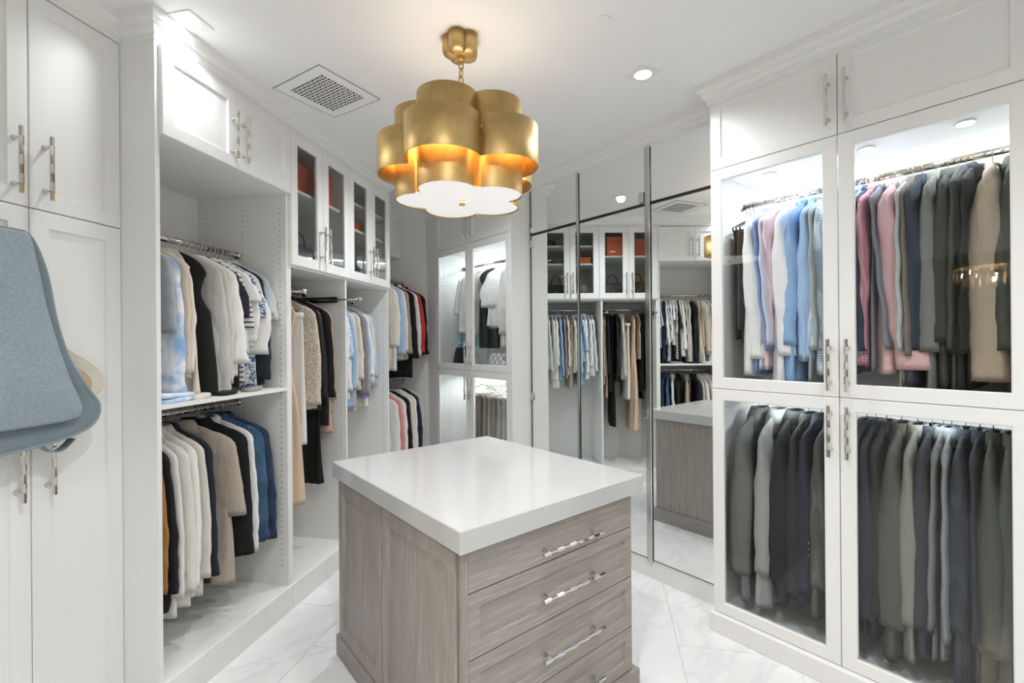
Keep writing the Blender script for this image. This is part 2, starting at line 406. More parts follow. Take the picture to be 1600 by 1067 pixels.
for i in range(4):
    hx = .285 if i % 2 == 0 else .03
    add_door(t, .6025 + .317 * i, 1.978, .314, .773, hx, .165, SMOKE, st=.062)
for x, fc in ((1.1988, -1), (1.2182, 1), (1.8498, -1), (.6202, 1)): pins(t, x, fc, (.04, .53), .25, 1.93)
# pull-out valet rods
for x, y1, lb in ((.64, -.076, 'black slide valet rod with chrome knob beside the open wardrobe divider'), (1.178, -.126, 'long black slide valet rod with chrome knob above the black dresses')):
    v = thing('valet_rod', lb, 'valet rod', LP(x, 0), LROT)
    MB().box(-.010, .010, .05, .33, 1.806, 1.818, .002).build('slide_rail', BLACKM, v); MB().box(-.010, .010, .05, .33, 1.832, 1.844, .002).build('slide_rail', BLACKM, v); MB().box(-.006, .006, .06, .32, 1.818, 1.832).build('slide_core', CHROME, v)
    MB().tube([(0, .1, 1.825), (0, y1 + .015, 1.825)], .006, 10).build('rod', CHROME, v)
    MB().loft([[(math.cos(2 * PI * k / 12) * r_, y1 + dy, 1.825 + math.sin(2 * PI * k / 12) * r_) for k in range(12)] for r_, dy in ((.004, .02), (.012, .014), (.0155, .004), (.012, -.008), (.004, -.014))]).build('knob', CHROME, v)
# ------------------------------------------------------------------ far left corner unit
t = thing('corner_wardrobe', 'white corner wardrobe set back beyond the glass doors with two clothes rails', 'wardrobe', LP(0, 0), LROT)
MB().box(2.75, 2.77, 0.005, D, 0, 2.765).build('side_panel', WHITE, t)
MB().box(1.8705, 2.75, D - .012, D, .0, 2.765).build('back_panel', WHITE, t)
mb = MB(); mb.box(1.871, 2.75, .31, D - .012, 2.385, 2.765); mb.build('upper_cabinet', WHITE, t)
d = door_panel(.435, .37).build('door', WHITE, t, (2.312, .31, 2.388)); d = door_panel(.435, .37).build('door', WHITE, t, (1.874, .31, 2.388))
MB().box(1.8705, 2.75, .0, D - .012, .1, .138).build('shelf', WHITE, t); MB().box(1.8705, 2.75, -.005, .015, 0, .1).build('plinth', WHITE, t)
rod(t, 1.871, 2.75, .26, 2.13); rod(t, 1.871, 2.75, .26, 1.13)
# filler between the corner and the glazed far cabinet
c0, c1 = LP(2.77, -.005), xy(2.42, 4.08)
d = (c1 - c0); o = MB().box(0, d.length, 0, .02, 0, 2.765).build('trim_2', WHITE); o.location = c0; o.rotation_euler = (0, 0, math.atan2(d.y, d.x)); struct(o, 'narrow white filler strip in the far corner')

# ------------------------------------------------------------------ lit glass cabinets, right and far
def lit_cabinet(name, label, y_far, wd_, pucks, extra=.0, lowglass=None, leds=(.9, .8)):
    t = thing(name, label, 'cabinet', (2.42, y_far, 0), -PI / 2)
    hw = wd_ / 2
    MB().box(0, .018, 0, D, 0, 2.79).build('side_panel', WHITE, t); MB().box(wd_ - .018, wd_, 0, D, 0, 2.79).build('side_panel', WHITE, t)
    MB().box(.018, wd_ - .018, D - .012, D, .1, 2.79).build('back_panel', WHITE, t)
    for z in (.1, 1.27, 2.42, 2.79): MB().box(.018, wd_ - .018, .002, D - .012, z - .02, z).build('shelf', WHITE, t)
    MB().box(-.012 - extra, wd_, -.045, .0, 0, .096, .003).build('plinth', WHITE, t)
    for i in range(2):
        x = hw * i + .0015; w = hw - .003; hx = w - .032 if i == 0 else .032
        add_door(t, x, .0985, w, 1.168, hx, 1.022, lowglass or GLASS); add_door(t, x, 1.269, w, 1.141, hx, .14, GLASS); add_door(t, x, 2.4135, w, .3735, hx, .15)
    rod(t, .018, wd_ - .018, .30, 2.272); rod(t, .018, wd_ - .018, .30, 1.19)
    for x, fc in ((.0183, 1), (wd_ - .0183, -1)): pins(t, x, fc, (.06, .52), .2, 2.35)
    for x, z, w_ in pucks: puck(t, x, .225, z, w_)
    for z, w_ in ((2.399, leds[0]), (1.249, leds[1])):
        d = MB().box(.03, wd_ - .03, .555, .57, z - .006, z, .001).build('led_strip', PUCK, t)
        lo = lamp('led_lamp', 'AREA', (wd_ / 2, .555, z - .012), w_, (.86, .94, 1), t, shape='RECTANGLE', size=wd_ - .08, size_y=.015); lo.rotation_euler = (math.radians(-12), 0, 0)
    return t
RT = lit_cabinet('display_wardrobe', 'white wardrobe with large glass doors full of menswear on the right', 1.24, 1.148, [(.2, 2.4, 5), (.62, 2.4, 3.5), (.95, 2.4, 3.5), (.3, 1.25, 1.6), (.86, 1.25, .8)])
BK = lit_cabinet('glazed_wardrobe', 'white wardrobe with lit glass doors in the far corner beside mirrors', 4.07, 1.16, leds=(1.8, 1.6), pucks=[(.3, 2.4, 2.5), (.85, 2.4, 2.5), (.3, 1.25, 2), (.85, 1.25, 2)])
MB().box(1.1601, 1.178, -.02, .185, 0, 2.765).build('end_panel', WHITE, BK)
struct(MB().box(2.42, 2.5, -1.0, .09, 0, 2.79).build('wall_nook', WHITE))
# ------------------------------------------------------------------ mirrored doors
struct(MB().box(2.605, 2.66, 1.25, 2.89, 0, .118).build('baseboard_mirror', WHITE), 'white plinth under the mirrored doors')
struct(MB().box(2.66, 2.70, 1.25, 2.89, 0, 2.865).build('wall_mirror', WALLM))
edges = [(2.372, 2.875), (1.779, 2.345), (1.26, 1.737)]
side = ['farthest, beside the far glazed wardrobe', 'middle one of the three', 'nearest, beside the right display wardrobe']
def mirror(nm, lb, y0, y1, z0, z1):
    m = thing(nm, lb, 'mirror', (2.60, (y0 + y1) / 2, z0), -PI / 2); w = (y1 - y0) / 2; h = z1 - z0
    MB().box(-w + .002, w - .002, 0, .006, 0.002, h - .002).build('mirror_pane', MIRROR, m)
    mb = MB(); e = .004
    mb.box(-w, -w + e, -.001, .02, 0, h); mb.box(w - e, w, -.001, .02, 0, h); mb.box(-w, w, -.001, .02, 0, e); mb.box(-w, w, -.001, .02, h - e, h)
    mb.build('edge_frame', plain('mirror_shadow_edge', lin('6A6A68'), .3, .7), m); return m
for i, (y0, y1) in enumerate(edges):
    m = mirror('mirror_door', 'tall mirrored door panel, %s' % side[i], y0, y1, .122, 2.392)
    if i < 2:
        x = (y1 - y0) / 2 * (-1 if i == 0 else 1)
        for z in (.95, 2.2) if i == 0 else (.93, 2.25):
            if i == 1 and z > 2: continue
            MB().box(x - .02, x + .02, -.014, 0, z - .03, z + .03, .003).build('hinge', CHROME, m)
    m = mirror('mirror_transom', 'mirrored transom panel above the doors, %s' % side[i], y0, y1, 2.406, 2.766)
    x = (y1 - y0) / 2
    if i == 0: MB().box(-x - .02, -x + .02, -.014, 0, .01, .05, .003).build('hinge', CHROME, m)
    if i == 1: MB().box(x - .045, x - .004, -.014, 0, .01, .075, .003).build('hinge', CHROME, m)
for k, (y0, y1) in enumerate(((2.347, 2.370), (1.739, 1.776))):
    o = MB().box(2.588, 2.62, y0, y1, .10, 2.768, .004).build('mirror_strip', MEDGE)
    tag(o, 'brushed metal upright strip between the %s mirrored doors' % ('two far' if k == 0 else 'two near'), 'trim strip')

# ------------------------------------------------------------------ island
t = thing('island_dresser', 'grey-brown wood grain island dresser with four drawers under white top', 'dresser', (0, 0, 0))
MB().box(.826, 1.70, 1.262, 2.305, .095, .865).build('body', WOODZ, t)
MB().box(.80, 1.725, 1.225, 2.33, 0, .1, .002).build('plinth', WOODX, t)
mb = MB(); mb.box(.818, .842, 1.243, 1.262, .1, .865); mb.build('corner_post', WOODZ, t)
zz = [(.718, .852), (.504, .715), (.289, .501), (.104, .286)]
for i, (z0, z1) in enumerate(zz):
    mb = door_panel(.852, z1 - z0, st=.05, rec=.010) if i else MB().box(0, .852, -.02, 0, 0, z1 - z0, .003)
    d = mb.build('drawer', WOODX, t, (.843, 1.262, z0)); handle(d, .463, (z1 - z0) / 2 - (.02 if i == 0 else .01), horiz=True)
for y0, y1 in ((1.817, 2.30), (1.265, 1.810)):
    d = door_panel(y1 - y0, .752, st=.06, rec=.010).build('side_panel', WOODZ, t, (.826, y1, .104), -PI / 2)
o = MB().box(.793, 1.742, 1.212, 2.348, .865, .94, .003).build('countertop', QUARTZ)
tag(o, 'thick glossy white quartz top on the grey wood island', 'countertop')

# ------------------------------------------------------------------ chandelier
CC = Vector((1.163, 1.739, 0))
A0 = math.atan2(-_F.y, -_F.x)
def lobes(rho, rl, inset=0, n=5, per=16):
    half = math.acos(min(1, rho * math.sin(PI / n) / rl)); out = []
    for k in range(n):
        a = A0 + -math.radians(14) + 2 * PI * k / n
        c = (math.cos(a) * rho, math.sin(a) * rho); sp = PI / 2 + PI / n - (PI / 2 - half) if False else None
        # intersection with the neighbour lies on the bisector
        bis = PI / n; dist = rho * math.cos(bis) + math.sqrt(max(rl * rl - (rho * math.sin(bis)) ** 2, 0))
        px, py = dist * math.cos(bis) - rho, dist * math.sin(bis); lim = math.atan2(py, px)
        for j in range(per + 1 if inset >= 0 else per):
            th = a - lim + 2 * lim * j / per
            out.append((c[0] + math.cos(th) * (rl - inset), c[1] + math.sin(th) * (rl - inset)))
    return out
def lobe_wall(rho, rl, z0, z1, th=.003):
    mb = MB(); a = lobes(rho, rl); b = lobes(rho, rl, th)
    mb.loft([[(x, y, z0) for x, y in a], [(x, y, z1) for x, y in a], [(x, y, z1) for x, y in b], [(x, y, z0) for x, y in b], [(x, y, z0) for x, y in a]], False, False, False)
    per = 17; n_ = len(a)
    mb.sm = [(i % n_) % per != per - 1 and (i // n_) % 2 == 0 for i in range(len(mb.f))]
    return mb
ch = thing('chandelier', 'tiered gold leaf chandelier of cloud-shaped bands with white diffuser', 'chandelier', CC)
lobe_wall(.165, .125, 2.14, 2.525).build('inner_band', GOLD, ch); lobe_wall(.21, .155, 2.25, 2.412).build('outer_band', GOLD, ch)
a_, b_ = lobes(.21, .155, .003), lobes(.165, .125)
MB().loft([[(x, y, 2.40) for x, y in b_], [(x, y, 2.40) for x, y in a_], [(x, y, 2.403) for x, y in a_], [(x, y, 2.403) for x, y in b_]], False, False, False).build('light_block_plate', GOLD, ch)  # added plate between the bands, stops the ring's glow spilling up to the ceiling
MB().prism(lobes(.165, .125, .004), 2.146, 2.152).build('diffuser', DIFF, ch)
MB().tube([(0, 0, 2.148), (0, 0, 2.128)], .014, 14).build('finial', GOLD, ch)
for k in range(5):
    a = A0 - math.radians(14) + 2 * PI * k / 5 + PI / 5
    MB().tube([(math.cos(a) * .22, math.sin(a) * .22, 2.36), (math.cos(a) * .285, math.sin(a) * .285, 2.36)], .004, 6).build('spacer_rod', GOLD, ch)
mb = MB()
for k in range(3):
    a = A0 + .5 + 2 * PI * k / 3; mb.tube([(0, 0, 2.58), (math.cos(a) * .17, math.sin(a) * .17, 2.5)], .004, 6)
mb.build('suspension_frame', GOLD, ch)
# canopy: cinquefoil cup
mb = MB(); rg = []
for sc_, z in ((1.0, H), (1.0, H - .05), (.985, H - .062), (.93, H - .073), (.8, H - .081), (.6, H - .084), (.3, H - .084)): rg.append([(x * sc_, y * sc_, z) for x, y in lobes(.043, .039, 0, 5, 10)])
mb.loft(rg, smooth=True).build('canopy', GOLD, ch)
MB().tube([(0, 0, H - .08), (0, 0, H - .102)], [.019, .014], 12).build('canopy_knob', GOLD, ch)
z = H - .10; i = 0
while z > 2.575:
    pts = [(math.sin(a) * .011, 0, z - .02 + math.cos(a) * .021) if i % 2 == 0 else (0, math.sin(a) * .011, z - .02 + math.cos(a) * .021) for a in [2 * PI * k / 14 for k in range(15)]]
    MB().tube(pts, .0034, 6, cap=False).build('chain_link', GOLD, ch); z -= .034; i += 1
a_, b_ = lobes(.195, .148), lobes(.182, .138)
MB().loft([[(x, y, 2.397) for x, y in b_], [(x, y, 2.397) for x, y in a_], [(x, y, 2.3995) for x, y in a_], [(x, y, 2.3995) for x, y in b_], [(x, y, 2.397) for x, y in b_]], False, False, False).build('light_ring', BULB, ch)
lamp('upper_lamp', 'POINT', (0, 0, 2.44), 2.6, (1, .94, .88), ch, shadow_soft_size=.07)
lamp('diffuser_lamp', 'AREA', (0, 0, 2.143), 1.5, (1, .94, .88), ch, shape='DISK', size=.45)

# ------------------------------------------------------------------ ceiling fittings
def downlight(x, y, rz, lb, gain=1.0):
    d = thing('recessed_downlight', lb, 'ceiling light', (x, y, H), rz)
    mb = MB(); ring = []
    n = 24; sq = []; ci = []
    for k in range(n):
        t_ = 2 * PI * k / n; c_, s_ = math.cos(t_), math.sin(t_); m_ = max(abs(c_), abs(s_))
        sq.append((c_ / m_ * .063, s_ / m_ * .063)); ci.append((c_ * .042, s_ * .042))
    mb.loft([[(p[0], p[1], 0) for p in sq], [(p[0], p[1], -.005) for p in sq], [(p[0], p[1], -.005) for p in ci], [(p[0], p[1], 0) for p in ci]], False, False, False)
    mb.build('trim_ring', WHITEMETAL, d)
    MB().disc((0, 0, -.003), .0415, 24, .002).build('lens', LAMP, d)
    lamp('downlight_lamp', 'SPOT', (0, 0, -.012), DOWNLIGHT_W * gain, (.93, .962, 1), d, shadow_soft_size=.04, spot_size=math.radians(150), spot_blend=.85)
downlight(.225, 2.36, LROT, 'bright square recessed downlight above the panelled doors at left', .42)
downlight(2.03, 1.395, math.radians(-17), 'square recessed downlight in the ceiling near the mirrored doors')
downlight(1.605, 2.723, math.radians(-17), 'square recessed downlight hidden behind the chandelier, seen in the mirror')
for x, y, lb, gn in ((.35, .55, 'overhead', 1.7), (1.15, -.35, 'by the right wardrobe', 1.7), (-.6, .3, 'by the entry door', 1.1)): downlight(x, y, math.radians(-17), 'square recessed downlight behind the viewer, ' + lb, gn)
o = MB().disc((1.559, 1.269, H - .006), .036, 28, .006).build('detector_cover', CEIL); tag(o, 'small round white cover plate on the ceiling', 'cover plate')
vt = thing('ceiling_vent', 'square perforated white air vent set flush in the ceiling', 'vent', (.862, 2.572, H), math.atan2(.116, .355))
mb = MB(); mb.box(-.19, .19, -.19, .19, -.003, 0); mb.build('face_plate', CEIL, vt)
mb = MB(); mb.box(-.192, .192, -.192, -.19, -.0045, 0); mb.box(-.192, .192, .19, .192, -.0045, 0); mb.box(-.192, -.19, -.19, .19, -.0045, 0); mb.box(.19, .192, -.19, .19, -.0045, 0); mb.build('shadow_gap', plain('gap', lin('8C8C8A'), .7), vt)
mb = MB(); n = 14; st = .27 / n
for i in range(n):
    for j in range(n):
        x, y = -.135 + st * (i + .5), -.135 + st * (j + .5); r_ = .0072
        if (i + j) % 2: r_ = .006
        mb.disc((x, y, -.0042), r_, 7, .001)
o = mb.build('perforations', DARK, vt); o['kind'] = 'stuff'

# ------------------------------------------------------------------ garments
RNG = random.Random(7)
def ring(a, b, z, n, p=.75, yc=0.0, fn=None):
    out = []
    for k in range(n):
        t_ = 2 * PI * k / n; c_, s_ = math.cos(t_), math.sin(t_)
        x = a * math.copysign(abs(c_) ** p, c_); y = b * math.copysign(abs(s_) ** .8, s_) + yc
        if fn: x, y, zz_ = fn(x, y, z)
        else: zz_ = z
        out.append((x, y, zz_))
    return out
def body_mesh(L, sh, hem, b, fold, neck=.06, top=-.062, slope=.072, sleeveless=False, puffer=0, waist=0, seed=0, straight=False):
    r_ = random.Random(seed); mb = MB(); n = 56; rows = []; k1, k2, ph1, ph2 = r_.uniform(42, 60), r_.uniform(80, 110), r_.uniform(0, 6), r_.uniform(0, 6)
    sway = r_.uniform(-.006, .006); hz = r_.uniform(-.012, .012)
    nr = 26 if L < 1 else 34; top_z = top - slope - .04
    for i in range(9):
        u = i / 8; a = neck + (sh - neck) * (1 - (1 - u) ** 1.35); z = top - slope * u - .04 * u ** 3
        rows.append(ring(a, .010 + (max(b * .62, .014) - .010) * min(1, u * 2), z, n, .85))
    for i in range(1, nr + 1):
        v = i / nr; z = top_z + (-L - top_z) * v
        a = sh + (hem - sh) * v
        if sleeveless: a -= .035 * math.sin(PI * min(v * 3.2, 1)) * (1 if v < .32 else 0)
        elif not straight: a -= .018 * math.sin(PI * min(v * 2, 1))
        if waist: a -= waist * math.exp(-((v - .32) / .13) ** 2)
        bb = max(b * (.6 + .7 * v ** .8), .0135)
        if puffer: q = abs(math.sin(PI * v * puffer)); a += .012 * q - .006; bb += .010 * q - .004
        def fn(x, y, z, v=v):
            am = fold * min(1, v * 1.3)
            y2 = y + am * (math.sin(k1 * x + ph1 + v * 1.5) + .5 * math.sin(k2 * x + ph2)) + sway * v * 2
            x2 = x * (1 + .01 * math.sin(5 * v + ph1)) + .003 * math.sin(9 * v + ph2) * v
            return x2, y2, z + hz * v * (x / max(hem, .01)) + .004 * math.sin(20 * x + ph1) * v
        rows.append(ring(a, bb, z, n, .75, 0, fn))
    last = rows[-1]; rows.append([(x * .96, y * .6, z + .012) for x, y, z in last])
    mb.loft(rows, True, True); return mb
def sleeve_mesh(e, sh, L, w0, w1, top=-.062, slope=.072, seed=0, cuff=True, lean=0.0, puff=0.0, wrk=1.0, ry=.019, out=.03, tw=0):
    r_ = random.Random(seed + 11 * e); mb = MB(); n = 18; rows = []; ph = r_.uniform(0, 6); zt = top - slope
    nr = max(6, int(L / .03)); yl = lean + r_.uniform(-.010, .010); xo = r_.uniform(-.008, .008)
    def ctr(t): return sh - .05 + .028 * math.sin(min(1, t * 1.6) * PI / 2) + xo * math.sin(t * PI) + .003 * wrk * math.sin(t * 6 + ph) + out * t, zt - .008 - L * t
    for q in (.18, .42, .64, .82, .94):
        x, z = ctr(0); rows.append(ring(w0 * q, .016 * q, z + .058 * math.sqrt(1 - q * q) - .012, n, .9, 0, lambda X, Y, Z, x=x, q=q: (X + x - .03 * (1 - q), Y, Z - X * .3)))
    for i in range(nr + 1):
        t = i / nr; x, z = ctr(t); z -= .014; a = w0 + (w1 - w0) * t ** .8 + puff * math.sin(PI * t) ** 2 + .0016 * wrk * math.sin(t * 31 + ph) + .0015 * wrk * math.sin(t * 17 + ph * 2)
        bb = ry * (.75 + .25 * t) + puff * .25 * math.sin(PI * t)
        if cuff and t > .9: a = w1 * 1.03; bb = ry * .95
        if cuff and .83 < t < .9: a *= .94; bb *= .9
        if tw: bb = max(bb, a * tw * min(1, .35 + t * 1.8)); a = a * (1 - .5 * min(1, t * 2.5))
        rows.append(ring(a, bb, z, n, .8, yl * t + .003 * wrk * math.sin(t * 19 + ph), lambda X, Y, Z, x=x, t=t: (X + x, Y, Z - .3 * X * (1 - t))))
    last = rows[-1]; cx_ = sum(p[0] for p in last) / n; cy_ = sum(p[1] for p in last) / n
    rows.append([(cx_ + (x - cx_) * .85, cy_ + (y - cy_) * .7, z + .012) for x, y, z in last])
    mb.loft([[(e * x, y, z) for x, y, z in r__] for r__ in rows], True, True); return mb
def collar_mesh(kind, f):
    mb = MB(); n = 20
    if kind == 'shirt':
        prof = ((.056, .022, -.045), (.062, .030, -.038), (.074, .036, -.052), (.092, .040, -.095), (.088, .034, -.092), (.058, .024, -.07))
        mb.loft([ring(a, b, z, n, .9, 0, lambda x, y, z: (x, y, z - (.018 if y * f > .012 else 0) * abs(x) / .09)) for a, b, z in prof], False, False)
    elif kind == 'blazer':
        prof = ((.058, .022, -.048), (.066, .032, -.042), (.088, .04, -.075), (.112, .040, -.115), (.06, .026, -.09))
        mb.loft([ring(a, b, z, n, .9) for a, b, z in prof], False, False)
    elif kind == 'big':
        prof = ((.058, .022, -.045), (.07, .036, -.035), (.105, .046, -.075), (.145, .048, -.15), (.06, .026, -.1))
        mb.loft([ring(a, b, z, n, .9) for a, b, z in prof], False, False)
    else:
        prof = ((.062, .016, -.066), (.066, .024, -.058), (.074, .026, -.062), (.078, .022, -.074))
        mb.loft([ring(a, b, z, n, .9) for a, b, z in prof], False, False)
    return mb
def lapel_mesh(e, f, b):
    y = f * (b + .010); p = [(.055, -.09), (.10, -.13), (.098, -.20), (.118, -.215), (.07, -.33), (.012, -.44), (.02, -.30)]
    mb = MB(); v = [(e * x, y - f * .004, z) for x, z in p] + [(e * x * 1.0, y + f * .003, z) for x, z in p]; n = len(p)
    mb.add(v, [tuple(range(n)), tuple(range(n, 2 * n))] + [(i, (i + 1) % n, n + (i + 1) % n, n + i) for i in range(n)]); return mb
def hook_pts():
    pts = [(0, 0, -.082), (0, 0, -.055), (.004, 0, -.035), (.0155, 0, -.014)]
    for k in range(9):
        a = math.radians(-10 + 205 * k / 8); pts.append((math.cos(a) * .0182, 0, math.sin(a) * .0182))
    return pts
hook_me = MB().tube(hook_pts(), .0017, 6).mesh('hook'); hook_me.materials.append(CHROME)
HOOKB = hook_me.copy(); HOOKB.materials[0] = BLACKM
HOOKG = hook_me.copy(); HOOKG.materials[0] = plain('brass_hook', lin('C9B27A'), .2, 1)
def hanger_arms(bar, wide):
    mb = MB(); pts = []; rr = []
    for k in range(13):
        u = -1 + 2 * k / 12; pts.append((u * .168, 0, -.082 - .064 * abs(u) ** 1.15)); rr.append((.0085 if wide else .005) * (1.0 - .25 * abs(u)))
    mb.tube(pts, rr, 8, flat=.9 if wide else .7)
    if bar: mb.tube([(-.168, 0, -.146), (-.16, 0, -.164), (.16, 0, -.164), (.168, 0, -.146)], .0042, 6)
    return mb
ARMS = {}
def arms_me(style):
    if style not in ARMS:
        h = {'ivory': 'DDD6C8', 'black': '1A1A1B', 'grey': '4A4A4A', 'wood': '8E5A2C', 'white': 'ECECEA', 'clip': '151515', 'blush': 'D9BFA8'}[style]
        me = hanger_arms(style in ('ivory', 'black', 'blush', 'clip'), style in ('wood', 'grey')).mesh('arms')
        me.materials.append(plain('hanger_' + style, lin(h), .35 if style in ('wood', 'grey', 'white') else .7)); ARMS[style] = me
    return ARMS[style]
STYLE_WORD = {'ivory': 'slim ivory hanger', 'black': 'slim black hanger', 'grey': 'broad charcoal hanger', 'wood': 'brown wooden hanger', 'white': 'white hanger', 'clip': 'black clip hanger', 'blush': 'blush velvet hanger'}
#          L    shoulder hem  b    fold  sleeve w0   w1   collar
KIND = {'shirt': (.76, .215, .25, .016, .006, .58, .078, .052, 'shirt'), 'blouse': (.64, .20, .235, .015, .008, .52, .080, .050, 'crew'),
        'top': (.60, .195, .23, .014, .008, .22, .085, .082, 'crew'), 'camisole': (.60, .16, .21, .012, .009, 0, 0, 0, None),
        'vest': (.70, .175, .21, .014, .007, 0, 0, 0, None), 'sweater': (.64, .215, .225, .020, .005, .56, .078, .050, 'crew'),
        'cardigan': (.72, .205, .23, .018, .007, .57, .075, .052, None), 'blazer': (.78, .22, .245, .019, .004, .60, .082, .060, 'blazer'),
        'jacket': (.66, .22, .235, .020, .004, .58, .082, .062, 'shirt'), 'coat': (.98, .225, .26, .022, .006, .62, .088, .068, 'big'),
        'dress': (1.28, .185, .25, .015, .010, 0, 0, 0, None), 'gown': (1.33, .165, .22, .016, .011, 0, 0, 0, None),
        'puffer': (.66, .21, .225, .024, .002, .58, .078, .056, 'shirt'), 'trousers': (.80, .15, .16, .014, .004, 0, 0, 0, None),
        'skirt': (.72, .15, .21, .014, .009, 0, 0, 0, None), 'bag': (.92, .23, .24, .022, .003, 0, 0, 0, None)}
NAMES = {'puffer': 'puffer_jacket', 'bag': 'garment_bag'}
BTN = plain('gold_button', lin('B08A3E'), .3, 1)
NG = [0]
def make_garment(kind, mat, loc, rz, f, o, label, group):
    NG[0] += 1; seed = NG[0]
    L, sh, hem, b, fold, sl, w0, w1, col = KIND[kind]
    L = o.get('L', L); sl = o.get('sl', sl) * random.Random(seed * 7).uniform(.92, 1.05); col = o.get('col', col); hem = o.get('hem', hem); sh = o.get('sh', sh); b = max(o.get('b', b) * .6, o.get('bmin', 0)); fold = fold * min(1.6, b / .016)
    nm = NAMES.get(kind, kind); t = thing(nm, label, nm.replace('_', ' '), loc, rz, group)
    if kind in ('trousers', 'skirt'):
        bm = body_mesh(L + .12, sh, hem, b, fold, neck=sh * .96, top=-.16, slope=.008, straight=True, seed=seed)
    else:
        bm = body_mesh(L + .06, sh, hem, b, fold, sleeveless=sl == 0, puffer=o.get('puff', 0) or (9 if kind == 'puffer' else 0), waist=.035 if kind in ('dress', 'gown') else 0, seed=seed, neck=.10 if kind in ('camisole', 'gown') else .07)
    bm.build('bodice' if kind in ('dress', 'gown') else 'body', mat, t, recalc=False)
    if sl:
        for e in (1, -1): sleeve_mesh(e, sh, sl, o.get('w0', w0), o.get('w1', w1), seed=seed, cuff=sl > .4, lean=f * o.get('lean', .014), ry=max(.013, min(b * .85, .03)), out=o.get('out', .03), tw=o.get('tw', 0), puff=o.get('pf', 0.0), wrk=.5 if kind in ('blazer', 'coat') else 1.0).build('sleeve', mat, t, recalc=False)
    if col: collar_mesh(col, f).build('collar', o.get('cm', mat), t)
    if kind == 'blazer' or o.get('lapel'):
        for e in (1, -1): lapel_mesh(e, f, b).build('lapel', o.get('cm', mat), t)
    if kind == 'trousers' and o.get('waistband', 1): MB().loft([ring(sh * 1.02, b * 1.25, z, 24, .75) for z in (-.155, -.19)]).build('waistband', mat, t)
    for k in range(o.get('btn', 0)):
        MB().disc((sh + .018 + .012 * (k % 2) * 0, f * .024, -.62 - .028 * k), .0085, 10, f * .006, 'y').build('button', o.get('bm', BTN), t)
    return t
def make_hanger(style, loc, rz, label, group, hk=None):
    h = thing('clothes_hanger', label, 'hanger', loc, rz, group)
    put('hook', hk or hook_me, h); put('arms', arms_me(style), h)
    if style == 'clip':
        for e in (-1, 1): MB().box(e * .12 - .012, e * .12 + .012, -.012, .012, -.195, -.158, .003).build('clip', BLACKM, h)
    return h
def fill(where, rows, p0, p1, rz, f, style, group, jit=.05, hk=None, lean=.03):
    """hang the rows of garments along the rail from p0 to p1"""
    n = len(rows); shorts = [r[1] for r in rows]
    tot = sum((r[4] if len(r) > 4 else {}).get('gap', 1) for r in rows); acc = 0
    seen = {}
    for i, r in enumerate(rows):
        o = dict(r[4]) if len(r) > 4 else {}
        g = o.get('gap', 1); pitch = (p1 - p0).length / tot; o.setdefault('bmin', min(o.get('bmax', .030), pitch * g * .5)); o.setdefault('lean', RNG.uniform(.0, lean)); u = (acc + g / 2) / tot; acc += g
        loc = p0.lerp(p1, u); q = o.get('q', RNG.uniform(-jit, jit))
        short = shorts[i]; col = r[2] if isinstance(r[2], tuple) else (r[2],)
        nb = ('between %s and %s' % (shorts[i - 1], shorts[i + 1])) if 0 < i < n - 1 else ('first, beside %s' % shorts[1] if i == 0 else 'last, beside %s' % shorts[-2])
        ad = r[3]
        lb = '%s on %s, %s' % ((ad + ' ' + short).strip(), where, nb)
        for alt in ('%s on %s, %s' % (short, where, nb), '%s %s on %s, next to %s' % (ad, short, where, shorts[(i + 1) % n] if i < n - 1 else shorts[i - 1]), '%s on %s, next to %s' % (short, where, shorts[i - 1]), '%s on %s' % (short, where)):
            if len(lb.split()) > 16: lb = alt
        make_garment(r[0], cloth(*col), loc, rz + q, f, o, lb, group)
        stl = o.get('h', style)
        make_hanger(stl, loc, rz + q, '%s holding the %s on %s' % (STYLE_WORD[stl], short, where), 'hangers on ' + where, o.get('hk', hk))
WH, CR, BG, BK_, NV, LB = 'EDEDEB', 'E6E0D4', 'CDBBA4', '141415', '1F2633', 'A9C3DE'
RL = math.atan2(N.y, N.x)
